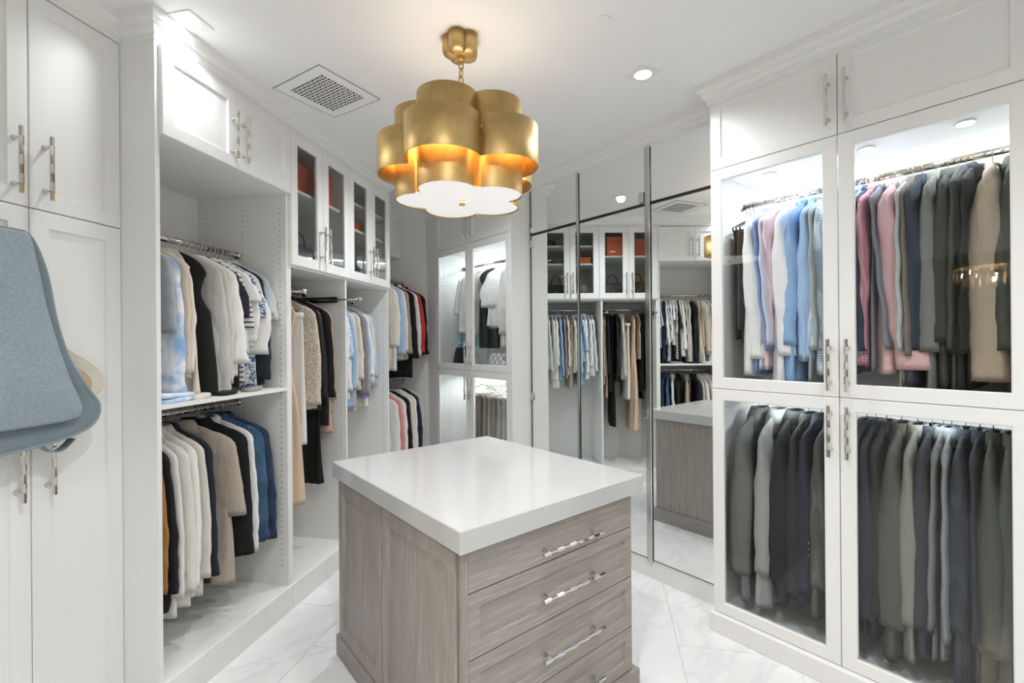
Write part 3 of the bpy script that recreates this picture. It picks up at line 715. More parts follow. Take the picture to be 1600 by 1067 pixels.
# --- upper rail of the open wardrobe at left
U1 = [('sweater', 'grey sweater', ('9A9EA6', 'heather', 'B4B7BD'), 'heather knit', {'L': .38, 'sl': .32, 'gap': 0.4, 'q': 0}),
      ('blouse', 'tie-dye top', ('E9EBEE', 'tiedye', '8FB4DE'), 'blue and white', {'L': .70, 'w0': .085, 'w1': .07, 'sl': .62, 'gap': 2.2, 'q': 0.05}),
      ('blouse', 'sand blouse', ('D9CBB8',), 'pale', {'L': .6, 'h': 'blush', 'gap': 1.2, 'q': 0.06}),
      ('blouse', 'cream blouse', (CR,), 'soft', {'L': .58, 'gap': 0.5, 'q': 0.06}),
      ('camisole', 'ecru camisole', ('DACDBD', 'satin'), 'sleeveless', {'L': .54, 'gap': 0.8, 'q': 0.08}),
      ('camisole', 'cream camisole', ('E0D6C8',), 'sleeveless', {'L': .70, 'hem': .235, 'gap': 1.6, 'q': 0.12}),
      ('vest', 'black tunic', (BK_,), 'long sleeveless', {'L': .70, 'hem': .255, 'sh': .20, 'gap': 2.4, 'q': 0.18}),
      ('cardigan', 'grey cardigan', ('B9B7B3', 'heather', 'D2D0CC'), 'heather', {'L': .70, 'sl': .6, 'gap': 2.0, 'q': 0.22}),
      ('cardigan', 'oatmeal cardigan', ('C9C3BA', 'heather', 'DAD4CB'), 'knit', {'L': .58, 'gap': 0.4, 'q': 0.22}),
      ('blouse', 'white blouse', (WH,), 'crisp long-sleeved', {'L': .64, 'w0': .09, 'w1': .072, 'sl': .44, 'gap': 1.9, 'out': .06, 'q': 0.25}),
      ('blouse', 'ivory blouse', ('E9E6DF',), 'plain', {'L': .62, 'sl': .3, 'gap': 0.5, 'q': 0.25}),
      ('top', 'plum top', ('2C2430',), 'dark', {'L': .68, 'gap': 0.9, 'q': 0.25}),
      ('top', 'striped top', (WH, 'stripe', '4B4B50'), 'black and white', {'L': .66, 'sl': .3, 'gap': 0.7, 'q': 0.26}),
      ('top', 'white tee', (WH,), 'short-sleeved', {'L': .5, 'sl': .14, 'w0': .1, 'w1': .095, 'gap': 1.4, 'q': 0.28}),
      ('blouse', 'ruffled blouse', ('EEECEA',), 'white', {'L': .46, 'sl': .34, 'pf': .02, 'gap': 1.1, 'q': 0.28}),
      ('top', 'floral top', ('E3E6EA', 'floral', '3E5B8F'), 'blue print', {'L': .69, 'gap': 1.1, 'q': 0.28}),
      ('top', 'puff-sleeve top', ('E8E7E4',), 'white', {'L': .5, 'pf': .03, 'sl': .4, 'gap': 0.6, 'q': 0.28}),
      ('cardigan', 'navy cardigan', (NV,), 'fine knit', {'L': .68, 'sl': .56, 'gap': 1.8, 'q': 0.3}),
      ('shirt', 'pale blue shirt', ('C8D6E6',), 'light', {'L': .55, 'sl': .2, 'gap': 0.7, 'q': 0.3}),
      ('top', 'lace top', ('E7E6E2', 'eyelet', 'C9C8C4'), 'white', {'L': .5, 'gap': 0.8, 'q': 0.3})]
fill('upper left rail', U1, LP(-.09, -.312, 2.035), LP(.505, -.312, 2.035), RL, -1, 'ivory', 'clothes on the upper left rail')
# --- lower rail
U1L = [('shirt', 'sky blue shirt', ('7FA6D6',), 'cotton', {'L': .78, 'gap': 0.6, 'q': 0}),
       ('jacket', 'camel jacket', ('9C6B33', 'denim', 'B07F45'), 'suede', {'L': .74, 'gap': 0.9, 'q': 0}),
       ('jacket', 'black quilted jacket', ('15161A',), 'ribbed', {'L': .76, 'puff': 22, 'gap': 1, 'q': 0}),
       ('blazer', 'ivory blazer', ('E2DFD8',), 'long', {'L': .8, 'gap': 1, 'q': 0}),
       ('coat', 'off-white coat', ('DEDBD4',), 'wool', {'L': .78, 'col': 'big', 'gap': 1.1, 'q': 0.02}),
       ('blazer', 'white blazer', ('E8E6E1',), 'gold-buttoned', {'L': .76, 'btn': 4, 'gap': 1.6, 'sl': .62, 'q': 0.04}),
       ('blazer', 'cream blazer', ('DAD5CA',), 'soft', {'L': .78, 'gap': 0.6, 'q': 0.05}),
       ('blazer', 'navy blazer', ('1E2530',), 'dark', {'L': .74, 'gap': 1.1, 'q': 0.08}),
       ('coat', 'beige linen jacket', ('A89B8C', 'heather', 'B8ACA0'), 'roll-sleeved', {'L': .8, 'sl': .4, 'col': 'blazer', 'lapel': 1, 'w1': .08, 'w0': .095, 'gap': 3.4, 'q': 0.3}),
       ('blazer', 'black blazer', ('0D0D0E',), 'plain', {'L': .7, 'sl': .62, 'gap': 1.8, 'q': 0.34}),
       ('shirt', 'white shirt', ('E6E6E4',), 'cotton', {'L': .6, 'gap': 1.2, 'q': 0.36}),
       ('jacket', 'denim jacket', ('2F4A66', 'denim', '4F6F8E'), 'blue', {'L': .6, 'gap': 1.6, 'sl': .62, 'q': 0.38}),
       ('jacket', 'indigo jacket', ('24344A', 'denim', '36506E'), 'dark denim', {'L': .72, 'gap': 0.8, 'q': 0.4})]
fill('lower left rail', U1L, LP(-.175, -.315, 1.183), LP(.45, -.315, 1.183), RL, -1, 'grey', 'jackets on the lower left rail')
# --- long bay with the blush gown
U2 = [('dress', 'black column dress', (BK_,), 'long', {'L': .85, 'gap': 0.5, 'sh': 0.15, 'hem': 0.17}), ('blazer', 'black tuxedo jacket', ('111113', 'satin'), 'satin', {'gap': 0.5, 'sh': 0.17, 'hem': 0.18, 'sl': 0}),
      ('dress', 'black crepe dress', ('18181A',), 'short', {'L': .95, 'gap': 0.5, 'sh': 0.15, 'hem': 0.17}), ('dress', 'black knit dress', ('121214',), 'plain', {'L': .86, 'gap': 0.5, 'sh': 0.15, 'hem': 0.17}),
      ('top', 'sequin top', ('C8BCAC', 'sequin', 'E2DACD'), 'champagne', {'L': .5, 'sl': 0, 'sh': .15, 'hem': .17, 'gap': .6}),
      ('gown', 'blush gown', ('D8C0A6', 'satin'), 'satin long', {'L': 1.30, 'gap': 2.2, 'hem': 0.25, 'sh': 0.2, 'q': 0.1}),
      ('trousers', 'white trousers', ('E8E6E2',), 'long', {'L': .88, 'sh': 0.2, 'hem': 0.22, 'gap': 1.5, 'q': 0.1}), ('blazer', 'lace jacket', ('B9AE9C', 'floral', 'D9D0C2'), 'beige', {'L': .72, 'btn': 4, 'gap': 1.5, 'q': 0.12}),
      ('blazer', 'black satin jacket', ('0C0C0E', 'satin'), 'glossy', {'L': .74, 'gap': 1.6, 'q': 0.14}), ('gown', 'black gown', ('0B0B0C',), 'floor-length', {'L': 1.24, 'hem': .23, 'gap': 1.0, 'q': 0.15}),
      ('blazer', 'black wool blazer', ('101012',), 'long', {'L': .84, 'gap': 1.3, 'q': 0.16}), ('dress', 'rose slip dress', ('C9A893', 'satin'), 'satin', {'L': .9, 'gap': 0.6, 'q': 0.16}),
      ('cardigan', 'beige cable cardigan', ('B6A48C', 'tweed', 'C9BAA4'), 'chunky', {'L': .78, 'gap': 0.6, 'q': 0.16})]
fill('rail under first glass doors', U2, LP(.66, -.315, 1.875), LP(1.15, -.315, 1.875), RL, -1, 'black', 'evening wear under the first glass doors')
U3 = [('blouse', 'snow blouse', ('ECECEA',), 'white', {'L': .68}), ('blouse', 'white ruffle blouse', (WH,), 'light', {'L': .66, 'pf': .015}),
      ('shirt', 'white poplin shirt', ('EFEFEE',), 'crisp', {'L': .7, 'gap': 1.2}), ('top', 'blue embroidered top', ('E2EAF2', 'floral', '9DBDE0'), 'white', {'L': .54, 'sl': .3}),
      ('shirt', 'light blue shirt', (LB,), 'cotton', {'L': .78, 'gap': 1.2}), ('blouse', 'ivory silk blouse', ('E6E0D6', 'satin'), 'soft', {'L': .64}),
      ('skirt', 'beige skirt', ('C6B5A0',), 'straight', {'L': .76, 'sh': .19}), ('blouse', 'cream tie blouse', ('E9E4D8',), 'plain', {'L': .66}), ('jacket', 'multicolour tweed jacket', ('B39A86', 'tweed', '6A7890'), 'woven', {'L': .6, 'col': 'crew'}),
      ('shirt', 'pale denim shirt', ('9DBADB',), 'soft', {'L': .74}), ('top', 'eyelet tunic', ('EEEDEA', 'eyelet', 'CFCDC8'), 'white', {'L': .8, 'sl': .5, 'gap': 1.3}),
      ('blouse', 'lace blouse', ('EBEAE6', 'eyelet', 'D2D0CB'), 'white', {'L': .72}), ('blouse', 'ivory knit top', ('E2DED4',), 'fine', {'L': .6}), ('blouse', 'powder blue blouse', ('B4CDE4',), 'silky', {'L': .64})]
fill('rail under second glass doors', U3, LP(1.25, -.315, 1.875), LP(1.82, -.315, 1.875), RL, -1, 'white', 'blouses under the second glass doors')
# --- far corner
F1 = [('blouse', 'cream pullover', ('E2DCD0',), 'soft', {'L': .8}), ('shirt', 'pale blue blouse', (LB,), 'long-sleeved', {'L': .66, 'gap': 1.3}), ('sweater', 'white pullover', ('E6E4DF',), 'knit', {'L': .7}),
      ('puffer', 'taupe puffer', ('A8957D', 'satin'), 'quilted', {'L': .72, 'gap': 1.4}), ('jacket', 'black padded coat', ('0E0E10',), 'long', {'L': .88, 'gap': 1.4}),
      ('jacket', 'white zip jacket', ('E4E3E0',), 'sporty', {'L': .7, 'gap': 1.2}), ('jacket', 'red jacket', ('C93A33',), 'bright', {'L': .6, 'gap': 1.2}), ('jacket', 'black shell jacket', ('131315',), 'light', {'L': .68})]
fill('upper corner rail', F1, LP(2.05, -.25, 2.13), LP(2.71, -.25, 2.13), RL, -1, 'white', 'jackets on the upper corner rail')
F2 = [('blouse', 'white ribbed top', ('E4E3E0', 'vstripe', 'CFCECB'), 'ribbed', {'L': .68}), ('blouse', 'coral blouse', ('D98C88',), 'soft', {'L': .74}), ('blouse', 'white tunic', ('E8E7E4',), 'plain', {'L': .7}),
      ('cardigan', 'black cardigan', ('101012',), 'long', {'L': .8}), ('blouse', 'cream smock', ('E0DBD0',), 'loose', {'L': .74}), ('blouse', 'ivory smock', ('E6E3DC',), 'loose', {'L': .72}),
      ('cardigan', 'navy knit', ('1E2840',), 'dark', {'L': .76}), ('blouse', 'pearl top', ('D9D8D4',), 'pale', {'L': .7})]
fill('lower corner rail', F2, LP(2.05, -.25, 1.13), LP(2.70, -.25, 1.13), RL, -1, 'ivory', 'knits on the lower corner rail')
# --- far glazed wardrobe
B1 = [('top', 'white beach top', ('E9E8E5',), 'loose', {'L': .46, 'sl': .35}), ('gown', 'pale aqua dress', ('A9C9D3', 'satin'), 'hanging', {'L': .72, 'h': 'white'}), ('blouse', 'dotted blouse', ('E6E5E2', 'eyelet', '8A8A8A'), 'white', {'L': .5}),
      ('blouse', 'ivory frill blouse', ('E8E4DA',), 'ruffled', {'L': .56, 'pf': .02}), ('bag', 'black garment bag', ('121213',), 'zipped', {'gap': 1.6, 'L': .74}), ('top', 'white smocked top', ('EBEAE8',), 'short-sleeved', {'L': .56, 'pf': .02, 'gap': 1.5, 'sl': .3}),
      ('blouse', 'white gathered dress', ('E4E2DD',), 'loose', {'L': .74, 'gap': 1.8, 'pf': .03})]
fill('lit far wardrobe rail', B1, Vector((2.72, 3.93, 2.272)), Vector((2.72, 3.10, 2.272)), PI, 1, 'white', 'clothes behind the upper far glass doors', .35)
B2 = [('trousers', 'rolled cream trousers', ('C9C0B0',), 'folded', {'L': .62, 'h': 'black'}), ('trousers', 'blush trousers', ('C3AFA4',), 'soft', {'L': .72}), ('trousers', 'taupe trousers', ('8E857B',), 'wide', {'L': .76}),
      ('trousers', 'dove trousers', ('9F9B94',), 'pale', {'L': .74}), ('trousers', 'stone trousers', ('B8B3A8',), 'linen', {'L': .72}), ('trousers', 'mushroom trousers', ('9A9084',), 'pleated', {'L': .75}), ('trousers', 'light grey trousers', ('B9B9B6',), 'plain', {'L': .74}),
      ('trousers', 'oat trousers', ('CFC8BA',), 'cropped', {'L': .7}), ('trousers', 'silver trousers', ('C4C6C8',), 'satin', {'L': .72}), ('trousers', 'white jeans', ('DEDEDC',), 'folded', {'L': .7}), ('trousers', 'blue jeans', ('466C96', 'denim', '6D90B4'), 'faded', {'L': .72})]
fill('lower far wardrobe rail', B2, Vector((2.72, 3.78, 1.19)), Vector((2.72, 2.97, 1.19)), PI, 1, 'ivory', 'trousers behind the lower far glass doors')
# --- right display wardrobe
RU1 = [('trousers', 'dark brown trousers', ('2A211D',), 'wool', {'L': .62, 'h': 'clip', 'hk': HOOKB, 'gap': 0.8}), ('trousers', 'grey trousers', ('5A5D63',), 'wool', {'L': .58, 'h': 'clip', 'hk': HOOKB, 'gap': 0.6}), ('trousers', 'charcoal trousers', ('35373B',), 'wool', {'L': .64, 'h': 'clip', 'hk': HOOKB, 'gap': 0.8}),
       ('shirt', 'white linen shirt', ('EAEAE8',), 'creased', {'L': 0.88, 'sl': 0.66, 'gap': 2.6, 'tw': 0.75, 'lean': 0.05}), ('shirt', 'mid blue shirt', ('7A93C0',), 'cotton', {'L': 0.86, 'sl': 0.66, 'gap': 0.7}), ('shirt', 'lilac shirt', ('CFCBDD', 'heather', 'DAD7E6'), 'pale', {'L': 0.84, 'sl': 0.66, 'gap': 0.7}), ('shirt', 'pink check shirt', ('E6D6DA', 'check', 'CFB3C0'), 'fine', {'L': 0.84, 'sl': 0.66, 'gap': 1.3, 'tw': 0.45}),
       ('shirt', 'white dress shirt', ('ECECEE',), 'large-collared', {'L': 0.92, 'sl': 0.66, 'gap': 2.6, 'tw': 0.75, 'lean': 0.03, 'col': 'big'}), ('shirt', 'cornflower shirt', ('8FB0D9',), 'blue', {'L': 0.90, 'sl': 0.66, 'gap': 1.8, 'tw': 0.55, 'lean': 0.0}), ('shirt', 'sky shirt', ('A5C2E3',), 'light blue', {'L': 0.80, 'sl': 0.66, 'gap': 1.5, 'tw': 0.6, 'lean': 0.02}),
       ('shirt', 'grey shirt', ('B3B4B2',), 'soft', {'L': 0.90, 'sl': 0.66, 'gap': 0.7}), ('shirt', 'mint check shirt', ('E4EBEE', 'check', '8FB0C4'), 'gingham', {'L': 0.84, 'sl': 0.66, 'gap': 2.2, 'tw': 0.75, 'lean': 0.0})]
fill('upper rail of right wardrobe', RU1, Vector((2.712, 1.20, 2.272)), Vector((2.712, .735, 2.272)), PI, 1, 'black', 'shirts behind the upper right glass doors', lean=.09)
RU2 = [('shirt', 'dusty blue shirt', ('7F97B5', 'check', '9FB2C9'), 'small check', {'L': 0.82, 'sl': 0.66, 'gap': 0.8}), ('shirt', 'navy shirt', ('2A3550',), 'dark', {'L': 0.84, 'sl': 0.66, 'gap': 0.7}), ('shirt', 'red gingham shirt', ('D9A7AE', 'check', 'B86A7C'), 'checked', {'L': 0.82, 'sl': 0.66, 'gap': 1.5, 'tw': 0.5, 'lean': 0.0}),
       ('shirt', 'slate shirt', ('7C7F88',), 'plain', {'L': 0.82, 'sl': 0.66, 'gap': 0.6}), ('shirt', 'pink shirt', ('DDB4B6',), 'oxford', {'L': 0.84, 'sl': .76, 'w0': .1, 'w1': .072, 'lean': 0.09,  'gap': 3.0, 'tw': 0.8}), ('jacket', 'pale grey jacket', ('A7AAA9', 'heather', 'BABDBB'), 'light', {'L': 0.92, 'sl': 0.66, 'gap': 0.7, 'lean': 0.02}),
       ('blazer', 'tan blazer', ('6D6257', 'heather', '7E7266'), 'wool', {'L': 0.88, 'sl': 0.66, 'gap': 0.7}), ('blazer', 'navy wool blazer', ('27303F', 'heather', '323C4C'), 'soft', {'L': 0.88, 'sl': 0.66, 'gap': 1.9, 'tw': 0.6, 'lean': 0.02}), ('blazer', 'mid grey blazer', ('62635F', 'heather', '84857F'), 'heather', {'L': 0.92, 'sl': 0.66, 'gap': 1.5, 'tw': 0.6, 'lean': 0.0}),
       ('blazer', 'charcoal blazer', ('34332F', 'heather', '42413C'), 'wool', {'L': 0.90, 'sl': 0.66, 'gap': 1.6, 'tw': 0.6, 'lean': 0.0}), ('blazer', 'olive blazer', ('3A3B34', 'heather', '474840'), 'dark', {'L': 0.92, 'sl': 0.66, 'gap': 0.9, 'lean': 0.0}), ('blazer', 'ink blazer', ('232A2C',), 'dark', {'L': 0.90, 'sl': 0.66, 'gap': 1.0, 'tw': 0.5, 'lean': 0}),
       ('jacket', 'black zip jacket', ('1B1D1D',), 'plain', {'L': 0.88, 'sl': 0.66, 'gap': 0.9, 'lean': 0}), ('sweater', 'taupe sweater', ('A3937F', 'heather', 'B0A18E'), 'thick knit', {'L': .66, 'w0': .1, 'w1': .062, 'sl': .80, 'gap': 3.4, 'bmax': .045, 'tw': 0.85, 'lean': 0.0}),
       ('blazer', 'green-grey blazer', ('40453F', 'heather', '4C514A'), 'wool', {'L': 0.92, 'sl': 0.66, 'gap': 1.6, 'tw': 0.6, 'lean': 0}), ('blazer', 'black suit jacket', ('191A1B',), 'plain', {'L': 0.90, 'sl': 0.66, 'gap': 0.8, 'lean': 0})]
fill('upper rail at far right', RU2, Vector((2.712, .655, 2.272)), Vector((2.712, .115, 2.272)), PI, 1, 'grey', 'jackets behind the upper far right glass door', hk=HOOKG, lean=.06)
RL1 = [('coat', 'grey tweed coat', ('4C4D4B', 'tweed', '7E7F7C'), 'long', {'L': 0.94, 'sl': .7, 'gap': 2.4, 'tw': 0.75, 'lean': 0.0}), ('coat', 'light grey coat', ('8F918F', 'heather', '9EA09D'), 'wide-collared', {'L': 0.96, 'sl': .7, 'gap': 1.8, 'tw': 0.55, 'lean': 0.0}), ('coat', 'black overcoat', ('202122',), 'wool', {'L': 0.90, 'sl': .7, 'gap': 1.8, 'tw': 0.7, 'lean': 0.0}),
       ('blazer', 'graphite suit jacket', ('2C2D2E',), 'plain', {'L': 0.90, 'sl': .7, 'gap': 1.2, 'tw': 0.5, 'lean': 0}), ('blazer', 'navy double-breasted blazer', ('262D3A',), 'buttoned', {'L': 0.88, 'sl': .7, 'btn': 3, 'bm': CHROME, 'gap': 1.3, 'tw': 0.55, 'lean': 0}), ('blazer', 'grey pinstripe blazer', ('55534F', 'vstripe', '64625E'), 'fine', {'L': 0.90, 'sl': .7, 'gap': 1.2, 'tw': 0.55, 'lean': 0}), ('blazer', 'steel blue blazer', ('42526B',), 'light', {'L': 0.92, 'sl': .7})]
fill('lower rail of right wardrobe', RL1, Vector((2.712, 1.18, 1.19)), Vector((2.712, .70, 1.19)), PI, 1, 'grey', 'coats behind the lower right glass door')
RL2 = [('blazer', 'plum-grey jacket', ('3A3A42',), 'wool', {'L': 0.90, 'sl': .7, 'tw': 0.5, 'lean': 0}), ('blazer', 'midnight jacket', ('262B38',), 'wool', {'L': 0.90, 'sl': .7, 'gap': 1.2, 'tw': 0.6, 'lean': 0}), ('blazer', 'coal jacket', ('252526',), 'wool', {'L': 0.90, 'sl': .7, 'gap': 1.2, 'tw': 0.5, 'lean': 0}),
       ('blazer', 'brown-grey jacket', ('4E4A44', 'heather', '58544D'), 'wool', {'L': 0.96, 'sl': .7, 'btn': 3, 'bm': DARK, 'gap': 2.2, 'tw': 0.75, 'lean': 0}), ('blazer', 'stone jacket', ('7C7A70', 'heather', '8A887D'), 'linen', {'L': 0.94, 'sl': .7, 'gap': 1.4, 'tw': 0.5, 'lean': 0}), ('blazer', 'dark slate jacket', ('33373F',), 'wool', {'L': 0.90, 'sl': .7, 'gap': 1.6, 'tw': 0.65, 'lean': 0}),
       ('blazer', 'ash jacket', ('6B6E6C', 'heather', '787B78'), 'wool', {'L': 0.88, 'sl': .7, 'gap': 0.7, 'lean': 0}), ('blazer', 'pewter jacket', ('7B8083', 'heather', '878C8F'), 'wool', {'L': 0.88, 'sl': .7, 'gap': 0.9, 'lean': 0}), ('blazer', 'blue-black jacket', ('2A303B', 'vstripe', '343B47'), 'striped', {'L': 0.94, 'sl': .7, 'gap': 1.8, 'tw': 0.65, 'lean': 0}),
       ('blazer', 'deep navy jacket', ('242A36',), 'wool', {'L': 0.94, 'sl': .7, 'gap': 0.9, 'lean': 0}), ('blazer', 'moss jacket', ('41443E', 'heather', '4B4E47'), 'wool', {'L': 0.92, 'sl': .7, 'gap': 1.5, 'tw': 0.6, 'lean': 0}), ('blazer', 'grey-green jacket', ('4C524E', 'heather', '575D59'), 'wool', {'L': 0.94, 'sl': .7, 'gap': 1.8, 'tw': 0.65, 'lean': 0}), ('blazer', 'jet jacket', ('1D1F20',), 'wool', {'L': 0.90, 'sl': .7, 'gap': 0.8, 'lean': 0})]
fill('lower rail at far right', RL2, Vector((2.712, .655, 1.19)), Vector((2.712, .115, 1.19)), PI, 1, 'grey', 'suit jackets behind the lower far right glass door')

# ------------------------------------------------------------------ boxes and bags behind the glass doors at left
def gift_box(s0, s1, y0, y1, z, h, label, col='D2571C'):
    t = thing('gift_box', label, 'box', LP((s0 + s1) / 2, -(y0 + y1) / 2, z), LROT, 'orange gift boxes'); w, d = (s1 - s0) / 2, (y1 - y0) / 2
    m = plain('orange_paper_' + col, lin(col), .55); lid = min(.05, h * .4)
    MB().box(-w + .002, w - .002, -d + .002, d - .002, 0, h - lid, .002).build('base', m, t)
    MB().box(-w, w, -d, d, h - lid, h, .002).build('lid', m, t)
    MB().disc((0, -d - .0008, h * .55), .006, 12, .0008, 'y').build('stamp', plain('stamp', lin('6E2A10'), .6), t)
gift_box(.632, .70, .06, .4, 2.446, .20, 'narrow orange box on the shelf behind the first glass door', 'D65D22')
gift_box(.708, .892, .07, .42, 2.446, .195, 'wide orange box on the shelf behind the first glass door', 'C94F1A')
gift_box(.955, 1.135, .05, .40, 2.446, .215, 'large bright orange box behind the second glass door', 'DB6018')
gift_box(1.31, 1.56, .06, .36, 2.365, .072, 'flat orange box on the middle shelf behind the third glass door', 'D85A1A')
def handbag(s, y, z, w, d, h, col, label, hd=.12, pat=None, c2=None, flap=True, loc=None, rz=None, nm='handbag'):
    t = thing(nm, label, nm, loc or LP(s, -y, z), LROT if rz is None else rz, 'handbags')
    m = cloth(col, pat, c2, .5); rg = []
    for i in range(9):
        u = i / 8; k = 1 - .22 * u ** 1.5; bul = 1 - .25 * abs(u - .4)
        e = .9 if 0 < i < 8 else .84
        rg.append(ring(w / 2 * k * e * 1.08, d / 2 * bul * e * (1 - .3 * u), h * u, 28, .45))
    MB().loft(rg).build('body', m, t)
    if flap: MB().loft([ring(w / 2 * .86, d / 2 * .72 + .003, h * 1.004, 28, .45), ring(w / 2 * .9, d / 2 * .93, h * .8, 28, .45), ring(w / 2 * .95, d / 2 * 1.02, h * .5, 28, .45)], True, False).build('flap', m, t)
    if hd: MB().tube([(math.cos(a) * w * .24, 0, h * .96 + math.sin(a) * hd) for a in [PI * k / 14 for k in range(15)]], .006, 8).build('handle', m, t)
    if flap: MB().box(-.012, .012, -d / 2 - .008, -d / 2 + .002, h * .46, h * .56, .002).build('clasp', BTN, t)
    return t
handbag(.76, .26, 1.985, .24, .13, .20, '6B4630', 'brown leather handbag behind the first glass door', .11)
handbag(1.04, .24, 1.985, .25, .12, .19, '34353A', 'dark grey handbag behind the second glass door', .1)
handbag(1.14, .42, 1.985, .16, .1, .22, '54301F', 'tall chestnut bag behind the second glass door, at the back', .13)
handbag(1.33, .22, 1.985, .17, .10, .17, '7C6552', 'tan patterned handbag behind the third glass door', .1, 'floral', 'C3B39C')
handbag(1.49, .26, 1.985, .20, .12, .19, '8B857C', 'grey-beige tote bag behind the third glass door', .15, flap=False)
handbag(1.68, .24, 1.985, .22, .12, .17, '2A2B2D', 'black handbag behind the fourth glass door', .12)
handbag(1.66, .2, 2.365, .16, .09, .10, '6E5B50', 'small taupe pouch on the middle shelf behind the fourth glass door', 0)
handbag(1.74, .25, 2.559, .14, .09, .10, '3A3A3C', 'small dark clutch on the top shelf behind the fourth glass door', 0)

# ------------------------------------------------------------------ things lying in the far lit wardrobe
handbag(0, 0, 0, .30, .16, .15, 'E4E4E2', 'white quilted bag with dark diamond stitching in the far wardrobe', 0, 'quilt', '26262A', False, (2.60, 3.30, 1.272), -PI / 2)
handbag(0, 0, 0, .26, .20, .20, '151516', 'black soft bag on the floor of the lit far wardrobe', .06, None, None, False, (2.62, 3.90, 1.272), -PI / 2)
handbag(0, 0, 0, .18, .15, .14, 'DEDDDA', 'white crumpled pouch beside the black bag in the far wardrobe', 0, None, None, False, (2.55, 3.66, 1.272), -PI / 2)
handbag(0, 0, 0, .16, .13, .11, '3A352F', 'dark brown pouch below the white gathered dress', 0, None, None, False, (2.57, 3.06, 1.272), -PI / 2)
def text_part(word, size, parent, loc, rot, mat):
    cu = bpy.data.curves.new('lettering', 'FONT'); cu.body = word; cu.size = size; cu.extrude = .0006; cu.align_x = 'CENTER'; cu.materials.append(mat)
    o = bpy.data.objects.new('lettering', cu); COL.objects.link(o)
    dg = bpy.context.evaluated_depsgraph_get(); me = bpy.data.meshes.new_from_object(o.evaluated_get(dg)); bpy.data.objects.remove(o)
    o = put('lettering', me, parent, loc); o.rotation_euler = rot; return o
gb = [o for o in COL.objects if o.name.startswith('garment_bag')][0]
text_part('CHANEL', .026, gb, (.12, .053, -.63), (PI / 2, 0, PI), plain('white_print', lin('E8E8E8'), .6))
# rolled blanket on the lower far rail
def folded(nm, lb, cat, loc, rz, w, d, layers, cols):
    t = thing(nm, lb, cat, loc, rz); z = 0
    for i, c in enumerate(cols):
        r_ = random.Random(i + 3); h = .02; ww = w * r_.uniform(.9, 1); dd = d * r_.uniform(.9, 1)
        rg = []
        for k, (e, zz_) in enumerate(((.9, 0), (1, .3), (1.0, .7), (.93, 1.0))):
            rg.append([(x + .006 * math.sin(40 * y + i), y + .006 * math.sin(33 * x + i), zz__ + .003 * math.sin(25 * x + 3 * i)) for x, y, zz__ in ring(ww / 2 * e, dd / 2 * e, z + h * zz_, 32, .35)])
        MB().loft(rg).build('fold', cloth(*c), t); z += h * .92
    return t
folded('crumpled_blouse', 'crumpled blue and white blouse lying on the shelf at left', 'blouse', LP(-.08, -.075, SH), LROT, .19, .13, 2, [('8FB4DE', 'tiedye', 'E6EAF0'), ('DCE6F2', 'tiedye', '8FB4DE')])
folded('folded_camisole', 'small folded cream cloth on the shelf at left', 'camisole', LP(.04, -.05, SH), LROT, .12, .07, 1, [('E0D6C8',)])
folded('folded_knit', 'small folded grey knit on the shelf near the divider', 'sweater', LP(.38, -.06, SH), LROT, .13, .09, 1, [('8E8C8A', 'heather', 'A5A3A0')])
folded('folded_scarf', 'folded black scarf lying on the shelf below the grey cardigan', 'scarf', LP(.2, -.05, SH), LROT, .13, .07, 1, [('17171A',)])

# ------------------------------------------------------------------ grey-blue bag and cream bag on the tall cabinet
def outline(pts, n=64):
    """closed Catmull-Rom curve through the points"""
    out = []; m = len(pts)
    for i in range(m):
        p = [Vector(pts[(i + k) % m]) for k in (-1, 0, 1, 2)]
        for j in range(n // m + 1):
            u = j / (n // m + 1)
            out.append(.5 * ((2 * p[1]) + (p[2] - p[0]) * u + (2 * p[0] - 5 * p[1] + 4 * p[2] - p[3]) * u * u + (3 * p[1] - p[0] - 3 * p[2] + p[3]) * u ** 3))
    return out
def soft_bag(nm, lb, loc, rim, front, y0, y1, yf, m1, m2, m3):
    """flat soft bag: a thick rimmed back shell and a padded front panel, outlines given for the right half"""
    t = thing(nm, lb, 'bag', loc, LROT)
    def sym(p): return outline(p + [(-x, z) for x, z in p[::-1]], 200)
    def lay(ol, k, y):
        c = sum(ol, Vector((0, 0))) / len(ol); return [(c.x + (p.x - c.x) * k, y, c.y + (p.y - c.y) * k) for p in ol]
    r_, f_ = sym(rim), sym(front)
    MB().loft([lay(r_, .97, y1), lay(r_, 1, y1 - .008), lay(r_, 1, y0 + .006), lay(r_, .985, y0), lay(r_, .9, y0 + .012)], True, True).build('back_shell', m2, t)
    MB().loft([lay(f_, 1, y0 + .014), lay(f_, 1.0, yf + .010), lay(f_, .99, yf + .003), lay(f_, .96, yf), lay(f_, .5, yf - .008)], True, True).build('front_panel', m1, t)
    for y in (y0 + .005, y1 - .012): MB().tube([(p.x, y, p.y) for p in r_ + r_[:2]], .0055, 8, cap=False).build('piping', m3, t)
    MB().tube([(p.x * .985, yf + .006, p.y * .985) for p in f_ + f_[:2]], .0028, 6, cap=False).build('seam', m3, t)
    return t
GB1, GB2 = cloth('83929A', 'neoprene', '929FA6', .8), cloth('78868D'); GB3 = cloth('8795 9B'.replace(' ', ''))
RIM = [(.0, .012), (.11, .012), (.15, .005), (.181, -.057), (.203, -.139), (.225, -.267), (.263, -.40), (.324, -.511), (.361, -.573), (.352, -.626), (.306, -.66), (.203, -.682), (.066, -.692), (0, -.692)]
FRT = [(0, .008), (.10, .014), (.135, .004), (.15, -.05), (.168, -.14), (.19, -.256), (.246, -.457), (.284, -.555), (.288, -.592), (.262, -.612), (.154, -.617), (0, -.617)]
